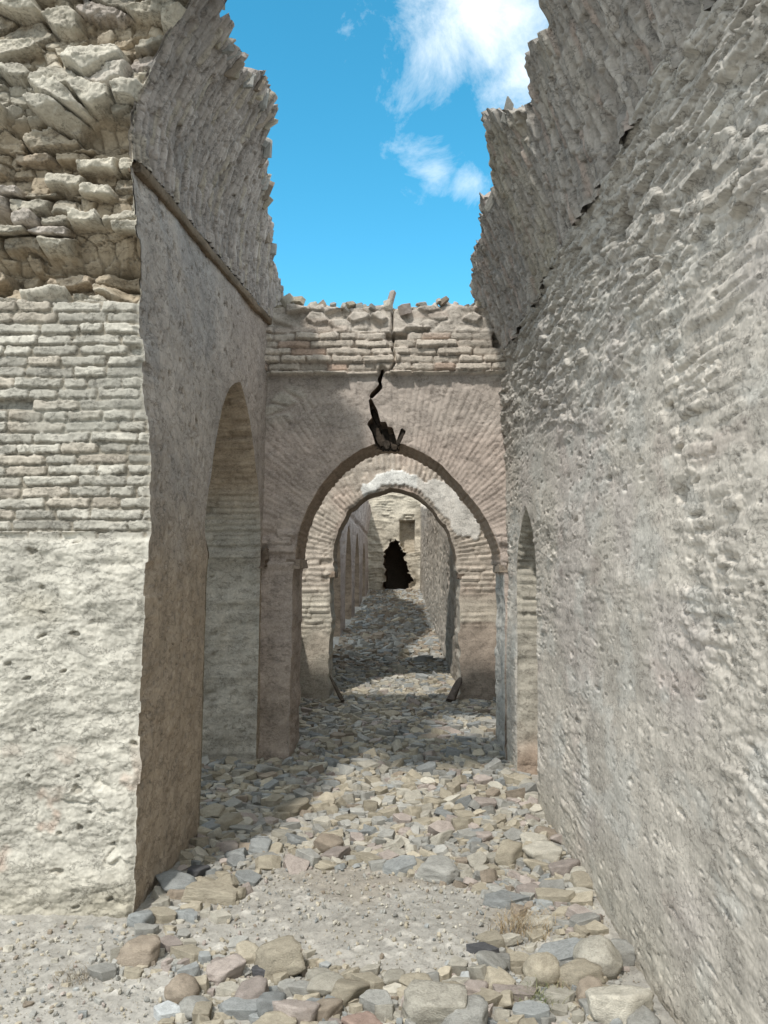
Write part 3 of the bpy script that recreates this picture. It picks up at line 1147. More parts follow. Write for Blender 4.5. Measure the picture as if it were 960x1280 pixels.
us = np.arange(-1.42, 1.12, .0095)
A, T = grid(us, np.linspace(0, 1, 405))
top1 = 3.80 + .05 * fbm(us * 3, us * 0, 290, 3) + .06 * sm(.45, .8, us)
B = -.25 + (top1[:, None] + .25) * T
poly1 = np.r_[a1l, [[a1l[-1][0], -.7], [a1l[0][0], -.7]]]
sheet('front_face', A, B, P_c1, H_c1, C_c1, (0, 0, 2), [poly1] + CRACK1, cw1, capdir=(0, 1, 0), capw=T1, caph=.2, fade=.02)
A2, T2g = grid(np.arange(-1.42, 1.12, .04), np.linspace(0, 1, 90))
B2 = -.25 + (np.interp(A2[:, 0], us, top1)[:, None] + .25) * T2g
sheet('rear_face', A2, B2, lambda u, v: (u, np.full(u.shape, Y1 + T1), v), lambda u, v, p: .02 * fbm(u * 5, v * 5, 291, 3), lambda u, v, h, p: solid(u.shape, CLAY), (0, 20, 2), [poly1], cw1)


def H_so(s, d, p):
    z = p[..., 2]
    x = p[..., 0]
    a, b, dd, lx, ly = bricks(d + 11, s, .05, .22, 300, .006)
    br = sm(0, .012, dd) * (.012 + .012 * (a - .5))
    pl = .035 * fbm(d * 4, s * 4, 301, 4) + .012 * fbm(d * 22, s * 22, 302, 4, .6) - .02 * pits(d, s, .07, .05, 305, .35, .4) * (x > .3)
    h = lerp(pl, br, sm(1.62, 1.68, z))
    return h


def x_of(p):
    return p[..., 0]


def C_so(s, d, h, p):
    z = p[..., 2]
    c = solid(z.shape, (.40, .33, .28)) * (1 + .25 * fbm(d * 5, s * 5, 304, 4))[..., None]
    c = mixc(c, (.43, .415, .38), sm(1.6, 1.55, z) * (x_of(p) > .3))
    return mixc(c, (.33, .25, .185), sm(1.65, 1.75, z) * .7)


sweep('arch_soffit', a1l, a1s, lambda u, v, d: (u, Y1 + d, v), T1, H_so, C_so, (-.1, Y1 + .3, 1.3), cw1,
      cut=lambda s, d, p: (p[..., 2] > 2.2) & (np.abs(p[..., 0] + .14 + .05 * (h2(np.floor(d / .06), d * 0, 303) - .5)) < .10 - .06 * d) & (d < .44 + .08 * (h2(np.floor(s / .05), s * 0, 304) - .5)))
ZCUT = onY(485, 556.5, Y1)[1]
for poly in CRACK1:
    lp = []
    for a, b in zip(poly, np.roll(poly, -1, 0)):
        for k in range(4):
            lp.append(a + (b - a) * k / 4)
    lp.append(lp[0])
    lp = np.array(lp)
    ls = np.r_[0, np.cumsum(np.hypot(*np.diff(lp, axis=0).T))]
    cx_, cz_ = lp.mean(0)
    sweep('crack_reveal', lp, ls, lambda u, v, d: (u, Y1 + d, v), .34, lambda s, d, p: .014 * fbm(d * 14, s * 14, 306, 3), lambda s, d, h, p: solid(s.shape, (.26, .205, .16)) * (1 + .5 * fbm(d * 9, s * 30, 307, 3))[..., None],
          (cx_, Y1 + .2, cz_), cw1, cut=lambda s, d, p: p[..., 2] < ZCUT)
rough_box('impost', AC1[0] + .83, 1.0, Y1 - .012, Y1 + .5, 1.60, 1.66, (.30, .25, .2), 310, cw1, amp=.01)
rough_box('impost', -.97, -.855, Y1 - .012, Y1 + .5, 1.63, 1.70, (.33, .27, .22), 311, cw1, amp=.01)
rough_box('springing_block', -1.22, -1.10, Y1 - .05, Y1 + .02, 1.66, 1.80, (.20, .155, .12), 312, left, amp=.03, st=.015)

# --- second cross wall
arch2 = px_line([(409, 940), (410, 865), (412, 800), (413, 722), (416, 718), (415, 700), (419, 677), (429, 649), (440, 634), (453, 623), (467, 615), (482, 611.5), (496, 610.5), (511, 613),
                 (524, 620), (538, 632), (548, 645), (557, 658), (567, 679), (571.5, 700), (571, 716), (575, 722), (574, 865), (574, 940)], Y2)
a2l, a2s = rough_line(arch2, .016, .022, 320)
cw2 = thing('cross_wall', 'farther cross wall with whitewashed patch above its round brick arch', 'wall')
AC2 = onY(494, 700, Y2)
WHITE = np.array(px_line([(455, 622), (453, 605), (462, 600), (470, 594), (485, 590), (505, 590), (520, 595), (530, 605), (545, 600), (560, 605), (590, 640), (602, 660), (600, 675), (572, 672),
                          (560, 650), (545, 635), (530, 617), (510, 606), (480, 606), (468, 612)], Y2))


def H_c2(u, v, p):
    x, z = u, v
    th, r = polar(x, z, AC2)
    arcz = sm(AC2[1] - .05, AC2[1] + .05, z) * sm(1.62, 1.5, r)
    a, b, d, _, _ = bricks(r, th * .95, .055, .27, 330, .012)
    vo = sm(0, .014, d) * (.022 + .02 * (a - .5))
    a2, b2, d2, _, _ = bricks(x, z, .062, .24, 331, .014)
    br = sm(0, .014, d2) * (.022 + .022 * (a2 - .5)) - .04 * (b2 < .04)
    pl = .02 * fbm(x * 3, z * 3, 332, 4) + .014 * terrace(fbm(x * 5, z * 7, 333, 3), 6, .3)
    h = lerp(br, vo, arcz)
    wh = in_poly(x + .05 * fbm(x * 9, z * 9, 334, 3), z + .05 * fbm(x * 9 + 4, z * 9, 335, 3), WHITE)
    plm = np.clip(sm(.95, .75, z + .2 * fbm(x * 3, z * 3, 336, 2)) + sm(.12, .3, fbm(x * 1.6, z * 1.6 + 3, 337, 3)) * .8, 0, 1)
    h = lerp(h, pl, plm)
    return lerp(h, .03 + .012 * fbm(x * 8, z * 8, 338, 4), wh * 1.0)


def C_c2(u, v, h, p):
    x, z = u, v
    a2, b2, d2, _, _ = bricks(x, z, .062, .24, 331, .014)
    c = solid(x.shape, (.43, .375, .315)) * (.85 + .3 * a2)[..., None]
    c = mixc(c, (.46, .36, .30), sm(.0, .3, fbm(x * 1.6, z * 1.6 + 3, 337, 3)) * .8)
    c = mixc(c, (.43, .40, .33), sm(1.5, 1.2, z) * .7)
    rp = sm(.6, .63, x) * sm(1.02, .98, z + .03 * fbm(x * 6, z * 6, 339, 2))
    c = mixc(c, (.31, .25, .205), rp * .7)
    wh = in_poly(x + .05 * fbm(x * 9, z * 9, 334, 3), z + .05 * fbm(x * 9 + 4, z * 9, 335, 3), WHITE) * 1.0
    c = mixc(c, (.72, .71, .67), wh * np.where(x < .16, .95, .55))
    return c * (1 + .2 * fbm(x * 7, z * 7, 340, 3))[..., None]


us = np.arange(-1.5, 1.42, .016)
A, T = grid(us, np.linspace(0, 1, 270))
top2 = 4.15 + .08 * fbm(us * 3, us * 0, 345, 3)
B = -.25 + (top2[:, None] + .25) * T
poly2 = np.r_[a2l, [[a2l[-1][0], -.8], [a2l[0][0], -.8]]]
sheet('front_face', A, B, lambda u, v: (u, np.full(u.shape, Y2), v), H_c2, C_c2, (0, 0, 2), [poly2], cw2, capdir=(0, 1, 0), capw=T2, caph=.2)
A2, T2g = grid(np.arange(-1.5, 1.42, .05), np.linspace(0, 1, 80))
B2 = -.25 + (np.interp(A2[:, 0], us, top2)[:, None] + .25) * T2g
sheet('rear_face', A2, B2, lambda u, v: (u, np.full(u.shape, Y2 + T2), v), lambda u, v, p: .02 * fbm(u * 5, v * 5, 346, 3), lambda u, v, h, p: solid(u.shape, CLAY), (0, 30, 2), [poly2], cw2)
sweep('arch_soffit', a2l, a2s, lambda u, v, d: (u, Y2 + d, v), T2,
      lambda s, d, p: .02 * fbm(d * 5, s * 5, 347, 4) + .012 * (h2(np.floor(s / .055), s * 0, 348) - .5) * sm(1.6, 1.7, p[..., 2]),
      lambda s, d, h, p: mixc(solid(s.shape, (.42, .385, .33)) * (1 + .2 * fbm(d * 5, s * 5, 349, 3))[..., None], (.33, .26, .2), sm(1.6, 1.75, p[..., 2]) * .8),
      (-.1, Y2 + .25, 1.2), cw2, step=.025)
rough_box('impost', -.90, -.82, Y2 - .02, Y2 + .4, 1.54, 1.60, (.28, .22, .17), 350, cw2, amp=.012)
rough_box('impost', .64, .72, Y2 - .02, Y2 + .4, 1.52, 1.58, (.24, .19, .15), 351, cw2, amp=.012)


# ------------------------------------------------------------------ middle and far passage walls
def passage_wall(owner, name, x0, x1, y0, y1, ztop, zs, seed, side, openings=(), col=CLAY, stepy=.06, vault=.0):
    """a long side wall; openings are outlines in (Y, z); the top leans in over the springing"""
    def PX(u, v):
        dz = np.clip(v - zs, 0, 5)
        return lerp(x0, x1, (u - y0) / (y1 - y0)) - side * vault * dz * dz, u, v

    def HH(u, v, p):
        h = .05 * fbm(u * .9, v * 1.1, seed, 3) + .03 * terrace(fbm(u * 2.5, v * 5, seed + 1, 4), 6, .3) - .06 * pits(u, v, .28, .16, seed + 2, .4, .4) - .03 * pits(u, v, .13, .1, seed + 3, .4, .42)
        return h - .05 * sm(.10, .04, np.abs(v - zs)) * (side < 0)

    def CC(u, v, h, p):
        c = solid(u.shape, col) * (1 + .3 * fbm(u * 1.2, v * 1.5, seed + 4, 4))[..., None]
        return mixc(c, (.25, .21, .18), sm(.0, -.07, h) * .4)
    uu = np.arange(y0, y1, stepy)
    A, T = grid(uu, np.linspace(0, 1, 150))
    tp = ztop(uu) if callable(ztop) else np.full(uu.shape, ztop)
    B = -.3 + (tp[:, None] + .3 + .1 * fbm(uu * 2.2, uu * 0, seed + 5, 3)[:, None]) * T
    lines = [rough_line(o, .03, .015, seed + 7) for o in openings]
    polys = [np.r_[l, [[l[-1][0], -.8], [l[0][0], -.8]]] if l[0][1] < .9 and l[-1][1] < .9 else l for l, s in lines]
    sheet('wall_face', A, B, PX, HH, CC, (0, (y0 + y1) / 2, 1.5), polys, owner, MAT_FAR, fade=.05, capdir=(side, 0, 0), capw=.6, caph=1.0)
    for l, s in lines:
        ym = l[:, 0].mean()
        sweep('opening_reveal', l, s, lambda u, v, d: (PX(u, v)[0] + side * d, u, v), .9,
              lambda s, d, p: .03 * fbm(d * 4, s * 4, seed + 8, 4), lambda s, d, h, p: solid(s.shape, (.24, .19, .145)) * (1 + .3 * fbm(d * 4, s * 4, seed + 9, 3))[..., None],
              (side * 2, ym, 1.3), owner, MAT_FAR, step=.05)
    return PX


mid_l = thing('ruined_wall', 'low broken stub of side wall hidden beyond left pier of the cracked arch', 'wall')
passage_wall(mid_l, 'wall_face', -1.28, -1.3, Y1 + T1, Y2 + .02, 1.0, 3.6, 400, -1, stepy=.03)
mid_r = thing('ruined_wall', 'short right side wall between the two arched cross walls', 'wall')
passage_wall(mid_r, 'wall_face', 1.06, 1.2, Y1 + T1, Y2 + .02, 3.9, 3.4, 420, 1, stepy=.03, col=GREYW)
far_l = thing('ruined_wall', 'long far pinkish wall with tall slit openings seen through both arches', 'wall')


def slit(y, w, zsp, ztop):
    return [(y - w / 2, -.3), (y - w / 2, zsp * .6), (y - w / 2, zsp), (y - w * .3, lerp(zsp, ztop, .65)), (y, ztop), (y + w * .3, lerp(zsp, ztop, .65)), (y + w / 2, zsp), (y + w / 2, zsp * .6), (y + w / 2, -.3)]


FL = passage_wall(far_l, 'wall_face', -1.25, -1.32, Y2 + T2, YE, lambda y: np.interp(y, [0, 11, 14, 20, 24, 30], [4.3, 4.4, 5.3, 5.3, 4.2, 3.9]), 2.95, 440, -1,
                  [slit(14.6, 3.0, 1.9, 3.0), slit(18.6, 2.2, 1.7, 2.75), slit(22.2, 2.2, 1.8, 2.75), slit(26.2, 2.0, 1.9, 2.6)], col=(.385, .33, .30), vault=.10)
far_r = thing('ruined_wall', 'long far pitted wall with crumbling sloped top seen through both arches', 'wall')
passage_wall(far_r, 'wall_face', .67, .60, Y2 + T2, YE, lambda y: np.interp(y, [0, 10, 14, 18, 24, 30], [3.4, 3.4, 3.2, 3.1, 3.5, 4.1]), 3.0, 470, 1, col=(.42, .375, .32))

# --- end wall with a broken doorway and a small niche over it
endw = thing('end_wall', 'far end wall with a dark broken doorway and a shallow niche above', 'wall')
door = px_line([(480, 740), (479, 730), (481, 724), (481, 712), (478, 704), (479, 694), (484, 686), (485, 679), (491, 675), (497, 675), (500, 681), (502, 688), (507, 690), (505, 699), (509, 706), (511, 716),
                (515, 722), (516, 725), (516, 728), (511, 730), (510, 740)], YE)
d_l, d_s = np.array(door), np.r_[0, np.cumsum(np.hypot(*np.diff(np.array(door), axis=0).T))]
dl2, ds2 = [], []
for i in range(len(d_l)):
    a, b = d_l[i], d_l[(i + 1) % len(d_l)]
    for k in range(6):
        dl2.append(a + (b - a) * k / 6)
dl2.append(d_l[0])
dl2 = np.array(dl2)
_k = .09 * (h2(np.floor(np.arange(len(dl2)) / 2), np.zeros(len(dl2)), 509) - .5)
dl2[1:-1, 0] += _k[1:-1] * 1.4
dl2[1:-1, 1] += np.roll(_k, 3)[1:-1]
ds2 = np.r_[0, np.cumsum(np.hypot(*np.diff(dl2, axis=0).T))]
nich = np.array(px_line([(500, 684), (500, 650), (519, 650), (519, 690), (508, 692)], YE))
small = np.array(px_line([(505, 649), (505, 643), (517.5, 643), (517.5, 649)], YE))


def H_e(u, v, p):
    a, b, d, _, _ = bricks(u, v, .10, .36, 500, .06, 2)
    h = sm(0, .03, d + .03 * fbm(u * 9, v * 9, 506, 3)) * (.03 + .06 * (a - .5)) * sm(-.3, .3, fbm(u * 1.3, v * 1.3, 507, 2)) + .06 * fbm(u * 2, v * 2, 501, 4) + .08 * terrace(fbm(u * 2.5, v * 4, 508, 4), 6, .2)
    h = h - .45 * in_poly(u, v, nich) - .06 * (in_poly(u, v, small) & (near_poly(u, v, small)[0] < .06))
    dd = near_poly(u, v, door)[0]
    return h - .10 * sm(.35, .0, dd + .2 * fbm(u * 3, v * 3, 502, 3)) * sm(1.9, 1.3, v)


A, B = grid(np.arange(-3.0, 2.6, .03), np.arange(-.3, 6.2, .03))
sheet('wall_face', A, B, lambda u, v: (u, np.full(u.shape, YE), v), H_e,
      lambda u, v, h, p: mixc(solid(u.shape, (.47, .425, .345)) * (1 + .25 * fbm(u * 2, v * 2, 503, 4))[..., None], (.30, .25, .19), sm(-.02, -.15, h) * .4),
      (0, 0, 2), [dl2[:-1]], endw, MAT_FAR, fade=.06, capdir=(0, 1, 0), capw=.8, caph=.5)
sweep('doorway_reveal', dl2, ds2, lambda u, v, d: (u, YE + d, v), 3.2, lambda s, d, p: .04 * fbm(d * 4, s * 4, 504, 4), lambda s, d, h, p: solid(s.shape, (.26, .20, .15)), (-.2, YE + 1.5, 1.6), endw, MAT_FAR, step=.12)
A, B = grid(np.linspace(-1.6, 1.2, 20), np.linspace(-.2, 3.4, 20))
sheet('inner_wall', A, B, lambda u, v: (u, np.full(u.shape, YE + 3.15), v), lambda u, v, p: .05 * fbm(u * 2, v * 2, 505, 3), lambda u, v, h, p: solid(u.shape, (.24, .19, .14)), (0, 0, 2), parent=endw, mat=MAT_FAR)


# ------------------------------------------------------------------ broken ends of timber and brick inside the crack
for i, (pa, pb, y0_, y1_, w_, c_) in enumerate((((466, 528), (478, 556), .20, .09, .060, (.06, .048, .038)), ((480, 534), (484, 560), .22, .07, .055, (.045, .037, .03)), ((489, 541), (494, 561), .18, .09, .050, (.07, .056, .044)),
                                                ((505, 538), (497, 556), .05, .015, .035, (.045, .037, .03)), ((465, 506), (474, 528), .24, .18, .04, (.05, .04, .032)))):
    xa_, za_ = onY(pa[0], pa[1], Y1)
    xb_, zb_ = onY(pb[0], pb[1], Y1)
    vs_, fs_ = [], []
    ax = np.array([xb_ - xa_, y1_ - y0_, zb_ - za_])
    p0_ = np.array([xa_, Y1 + y0_, za_])
    sd = np.array([1, 0, 0]) - ax * ax[0] / (ax @ ax)
    sd /= np.linalg.norm(sd)
    up_ = np.cross(sd, ax / np.linalg.norm(ax))
    for k in range(9):
        f_ = k / 8
        for (a_, b_) in ((-1, -1), (0, -1.1), (1, -1), (1.1, 0), (1, 1), (0, 1.1), (-1, 1), (-1.1, 0)):
            g_ = (1 + .3 * float(noise(np.array(f_ * 5.), np.array(a_ * 1.3 + b_ * 2.1), 610 + i))) * (1 if k < 8 else .55)
            jut = .02 * float(noise(np.array(a_ * 3.), np.array(b_ * 3.), 620 + i)) * (k == 8)
            vs_.append(p0_ + ax * (f_ + jut * 6) + sd * a_ * w_ * .5 * g_ + up_ * b_ * w_ * .5 * g_)
    for k in range(8):
        for j in range(8):
            fs_.append((k * 8 + j, k * 8 + (j + 1) % 8, (k + 1) * 8 + (j + 1) % 8, (k + 1) * 8 + j))
    for j in (1, 3, 5):
        fs_.append((64, 64 + j, 64 + j + 1, 64 + j + 2))
    vs_ = np.array(vs_)
    mesh_obj('broken_timber_end', vs_, fs_, solid((len(vs_),), c_) * (1 + .6 * fbm(vs_[:, 0] * 60, vs_[:, 2] * 25, 630, 3))[:, None], MAT, cw1, smooth=False)


# ------------------------------------------------------------------ stones
def ico(n):
    import bmesh
    bm = bmesh.new()
    bmesh.ops.create_icosphere(bm, subdivisions=n, radius=1.0)
    v = np.array([x.co[:] for x in bm.verts])
    f = np.array([[y.index for y in x.verts] for x in bm.faces])
    bm.free()
    return v, f


def stone_mesh(n, seed, kind='slab'):
    """a broken stone: the unit sphere cut to a random convex block, then weathered; spans about -1..1"""
    r = np.random.default_rng(seed)
    v, f = ico(n)
    d = v / np.linalg.norm(v, axis=1)[:, None]
    nr, of = [], []
    if kind == 'cobble':
        rad = np.full(len(d), 1.0)
        for _ in range(5):
            a = r.normal(size=3)
            a /= np.linalg.norm(a)
            rad = np.minimum(rad, np.where(d @ a > .05, r.uniform(.82, .95) / np.maximum(d @ a, .05), 9))
    else:
        k = r.integers(4, 7)
        ph = r.uniform(0, 6.28)
        for i in range(k):
            t = ph + 6.283 * i / k + r.uniform(-.35, .35)
            a = np.array([math.cos(t), math.sin(t), r.uniform(-.28, .28)])
            nr.append(a / np.linalg.norm(a))
            of.append(r.uniform(.62, 1.0))
        for sgn in (1, -1):
            a = np.array([r.uniform(-.22, .22), r.uniform(-.22, .22), sgn])
            nr.append(a / np.linalg.norm(a))
            of.append(r.uniform(.75, 1.0))
        for _ in range(4):
            a = r.normal(size=3)
            nr.append(a / np.linalg.norm(a))
            of.append(r.uniform(.85, 1.15))
        nr = np.array(nr)
        of = np.array(of)
        dn = d @ nr.T
        q_ = np.where(dn > .02, of / np.maximum(dn, .02), 9)
        # soft minimum keeps worn edges
        rad = -np.log(np.exp(-q_ * 60).sum(1)) / 60
        rad = np.clip(rad, .3, 1.45)
    p = d * rad[:, None]
    k = fbm(p[:, 0] * 2.2 + p[:, 2] * 1.3 + seed, p[:, 1] * 2.2 - p[:, 2] * 1.7, seed, 4)
    k2 = terrace(fbm(p[:, 0] * 1.6 + seed, p[:, 1] * 1.6 + p[:, 2] * 4, seed + 3, 3), 5, .3)
    p = p * (1 + .07 * k + .09 * k2)[:, None]
    return p, f


PAL = {'tan': (.385, .345, .27), 'pale': (.43, .405, .345), 'grey': (.33, .325, .30), 'blue-grey': (.292, .303, .298), 'pinkish': (.37, .322, .29), 'brown': (.29, .245, .195), 'charcoal': (.10, .10, .105),
       'whitish': (.52, .54, .54), 'red-brown': (.33, .245, .205)}
SMAT = {k: masonry_mat('stone_' + k.replace('-', '_'), 14, .6, .012, .32, False, c, .2) for k, c in PAL.items()}
def slab_mesh(seed, cuts):
    """a broken flat stone: a crooked polygon with sharp arrises and nearly flat beds, chipped; about -1..1 across"""
    import bmesh
    r = np.random.default_rng(seed)
    k = int(r.integers(4, 7))
    ph = r.uniform(0, 6.28)
    bm = bmesh.new()
    top_t = (r.uniform(-.25, .25), r.uniform(-.25, .25))
    for i in range(k):
        t = ph + 6.283 * (i + r.uniform(-.3, .3)) / k
        rad = r.uniform(.75, 1.1)
        for zz in (-1, 1):
            q = rad * r.uniform(.82, 1.0)
            x, y = math.cos(t) * q, math.sin(t) * q
            bm.verts.new((x, y, zz * r.uniform(.75, 1.0) + (top_t[0] * x + top_t[1] * y if zz > 0 else 0)))
    bmesh.ops.convex_hull(bm, input=bm.verts[:])
    bmesh.ops.dissolve_limit(bm, angle_limit=.12, verts=bm.verts[:], edges=bm.edges[:])
    bmesh.ops.bevel(bm, geom=bm.edges[:], offset=.07, segments=1, affect='EDGES', clamp_overlap=True)
    bmesh.ops.triangulate(bm, faces=bm.faces[:])
    if cuts:
        bmesh.ops.subdivide_edges(bm, edges=bm.edges[:], cuts=cuts, use_grid_fill=True)
        bmesh.ops.triangulate(bm, faces=bm.faces[:])
    v = np.array([x.co[:] for x in bm.verts])
    bm.verts.index_update()
    f = np.array([[y.index for y in x.verts] for x in bm.faces])
    bm.free()
    if cuts:
        n1 = fbm(v[:, 0] * 2.0 + v[:, 2] * .7 + seed, v[:, 1] * 2.0 - v[:, 2] * .9, seed, 3)
        n2 = terrace(fbm(v[:, 0] * 1.8 + seed, v[:, 1] * 1.8 + v[:, 2], seed + 3, 3), 5, .2)
        v = v * (1 + .06 * n1 + .07 * n2)[:, None]
    return v, f


PROTO = []
for i in range(16):
    p, f = slab_mesh(1000 + i, 4)
    o = mesh_obj('stone', p, f, None, SMAT['tan'], smooth=False)
    PROTO.append(o.data)
    bpy.data.objects.remove(o)
BLOCK = []
for i in range(12):
    p, f = stone_mesh(4, 1500 + i)
    o = mesh_obj('stone', p, f, None, SMAT['tan'])
    BLOCK.append(o.data)
    bpy.data.objects.remove(o)
COBB = []
for i in range(3):
    p, f = stone_mesh(4, 1100 + i, 'cobble')
    o = mesh_obj('stone', p, f, None, SMAT['tan'])
    COBB.append(o.data)
    bpy.data.objects.remove(o)
for me in PROTO + COBB + BLOCK:
    me.name = 'stone'


def put_stone(me, loc, size, rot, colour, label, group=None, name='stone'):
    o = bpy.data.objects.new(name, me)
    COL.objects.link(o)
    o.location = loc
    o.scale = size
    o.rotation_euler = rot
    o.material_slots[0].link = 'OBJECT'
    o.material_slots[0].material = SMAT[colour]
    return tag(o, label, 'stone', group)


for owner, loc, size, rot, i in EDGE:
    o = bpy.data.objects.new('edge_stone', PROTO[i % 16])
    COL.objects.link(o)
    o.parent = owner
    o.location = loc
    o.scale = size
    o.rotation_euler = rot
    o.material_slots[0].link = 'OBJECT'
    o.material_slots[0].material = SMAT[('tan', 'grey', 'grey', 'brown')[i % 4]]

occupied = []           # (x, y, r) of the stones that already lie on the ground
# singled-out stones: pixel centre, pixel width and height in the photograph, colour, shape, turn, label
HERO = [
    (348, 1196, 56, 46, 'tan', 'b', .2, 'big tan boulder with hollow side at edge of the bare patch'),
    (329, 1208, 26, 18, 'charcoal', 'b', .1, 'small charcoal stone tucked against the tan boulder'),
    (222, 1232, 38, 34, 'brown', 'c', .3, 'round brown cobble standing alone on gravel'),
    (204, 1259, 34, 14, 'whitish', 's', .1, 'small flat bluish white stone below the round brown cobble'),
    (238, 1254, 38, 22, 'grey', 'c', .1, 'smooth grey cobble touching the round brown cobble'),
    (170, 1184, 46, 32, 'brown', 'b', .3, 'rough brown boulder in front of the near wall corner'),
    (206, 1174, 34, 20, 'pinkish', 's', .5, 'pinkish stone behind the rough brown boulder'),
    (233, 1189, 46, 17, 'tan', 's', .05, 'long tan slab lying across the gravel near the wall corner'),
    (258, 1113, 72, 28, 'tan', 's', .15, 'longest tan slab lying at the foot of the near pier'),
    (240, 1089, 24, 15, 'charcoal', 'b', .4, 'dark purple-grey stone on slabs at the pier foot'),
    (216, 1104, 38, 24, 'blue-grey', 'b', .2, 'blue-grey block leaning on the pier foot'),
    (293, 1112, 20, 18, 'tan', 'b', .6, 'small tan block beside the longest tan slab'),
    (198, 1139, 36, 16, 'tan', 's', .2, 'tan slab on edge of heap by the pier corner'),
    (226, 1136, 18, 14, 'blue-grey', 'b', .2, 'little blue-grey stone among tan slabs by the pier corner'),
    (175, 1156, 30, 16, 'grey', 's', .3, 'grey stone pressed against the near wall corner'),
    (271, 1140, 30, 16, 'pale', 's', .3, 'pale flake lying on gravel right of the pier heap'),
    (278, 1211, 40, 24, 'pinkish', 'b', .4, 'pinkish slab left of the charcoal stone'),
    (310, 1237, 44, 30, 'pinkish', 'b', .1, 'large pink block below the charcoal stone'),
    (299, 1256, 52, 20, 'blue-grey', 's', .1, 'long blue-grey slab in the front row of stones'),
    (341, 1252, 34, 34, 'blue-grey', 'b', .9, 'tilted blue-grey stone beside the long blue-grey slab'),
    (362, 1262, 50, 34, 'pinkish', 'b', .4, 'mottled pink and grey block in the front row of stones'),
    (430, 1236, 40, 24, 'tan', 'b', .3, 'tan block at middle of the front row of stones'),
    (408, 1228, 36, 22, 'pale', 'b', .8, 'pale block left of the middle tan block'),
    (461, 1226, 44, 24, 'tan', 's', .2, 'tan slab right of the middle tan block'),
    (470, 1250, 46, 28, 'grey', 's', .4, 'grey slab in front of the right tan slab'),
    (400, 1258, 34, 26, 'brown', 'b', .5, 'brown stone in the front row below the pale block'),
    (340, 1278, 44, 26, 'tan', 'b', .2, 'tan stone cut by the bottom edge of the view'),
    (450, 1276, 40, 22, 'red-brown', 'b', .2, 'red-brown stone at the bottom of the front row'),
    (545, 1258, 70, 46, 'pale', 'b', .5, 'biggest pale block in the front row of stones'),
    (582, 1266, 52, 44, 'grey', 'b', .3, 'grey block pressed to the biggest pale block'),
    (622, 1223, 40, 26, 'tan', 'b', .2, 'squared tan block behind the front row on the right'),
    (597, 1236, 30, 24, 'pinkish', 'b', .6, 'pinkish block next to the squared tan block'),
    (640, 1240, 56, 18, 'pinkish', 's', .1, 'long pinkish slab below the squared tan block'),
    (678, 1207, 42, 38, 'tan', 'c', .2, 'rounded tan boulder by the dry grass'),
    (704, 1184, 66, 26, 'blue-grey', 's', .1, 'long blue-grey slab behind the rounded tan boulder'),
    (748, 1192, 52, 48, 'pale', 'c', .4, 'largest pale boulder near the right wall'),
    (724, 1214, 46, 30, 'tan', 'b', .1, 'tan block between the rounded boulder and largest pale boulder'),
    (770, 1252, 58, 52, 'pale', 'b', .3, 'upright pale block at foot of the right wall'),
    (775, 1184, 34, 26, 'grey', 'b', .2, 'grey stone between the largest pale boulder and right wall'),
    (606, 1186, 40, 17, 'charcoal', 's', .1, 'dark flat stone on bare dirt'),
    (648, 1195, 44, 20, 'tan', 's', .5, 'tan slab beside the dark flat stone'),
    (735, 1233, 34, 28, 'brown', 'b', .3, 'brown stone behind the upright pale block'),
    (800, 1272, 44, 30, 'grey', 'b', .1, 'grey stone wedged under the right wall by the upright pale block'),
    (700, 1241, 38, 22, 'pale', 's', .2, 'pale flat stone in front of the tan block'),
    (664, 1262, 44, 20, 'blue-grey', 's', .3, 'blue-grey flat stone beside the green weed'),
    (730, 1146, 44, 20, 'grey', 's', .4, 'grey slab against the right wall above the dry grass'),
    (690, 1118, 50, 22, 'tan', 's', .1, 'tan slab sunk in dirt near the right wall'),
    (630, 1122, 60, 20, 'blue-grey', 's', .1, 'wide blue-grey slab half sunk behind the dry grass'),
    (634, 1068, 36, 30, 'tan', 'b', .7, 'upright tan slab standing among the rubble by the right wall'),
    (703, 1085, 30, 24, 'pinkish', 'b', .3, 'pink block touching the right wall'),
    (680, 1068, 40, 26, 'pale', 'b', .3, 'pale block leaning on the right wall'),
    (668, 1004, 26, 18, 'pale', 'b', .3, 'pale block at right edge of rubble before the niche'),
    (606, 1012, 26, 16, 'pinkish', 'b', .3, 'pinkish block in the sunlit rubble before the arch'),
    (500, 1082, 50, 22, 'blue-grey', 's', .4, 'broad blue-grey slab at the edge of the bare patch'),
    (548, 1086, 56, 26, 'grey', 'b', .3, 'grey block at the edge of the bare patch'),
    (460, 1075, 44, 14, 'tan', 's', .2, 'thin tan slab at the rim of bare gravel'),
    (362, 1014, 40, 22, 'tan', 'b', .4, 'tan block just out of the pier shadow'),
    (352, 1044, 36, 16, 'pale', 's', .2, 'pale slab at left rim of bare gravel'),
    (412, 1056, 28, 26, 'brown', 'b', .5, 'brown block on the rim of bare gravel'),
]
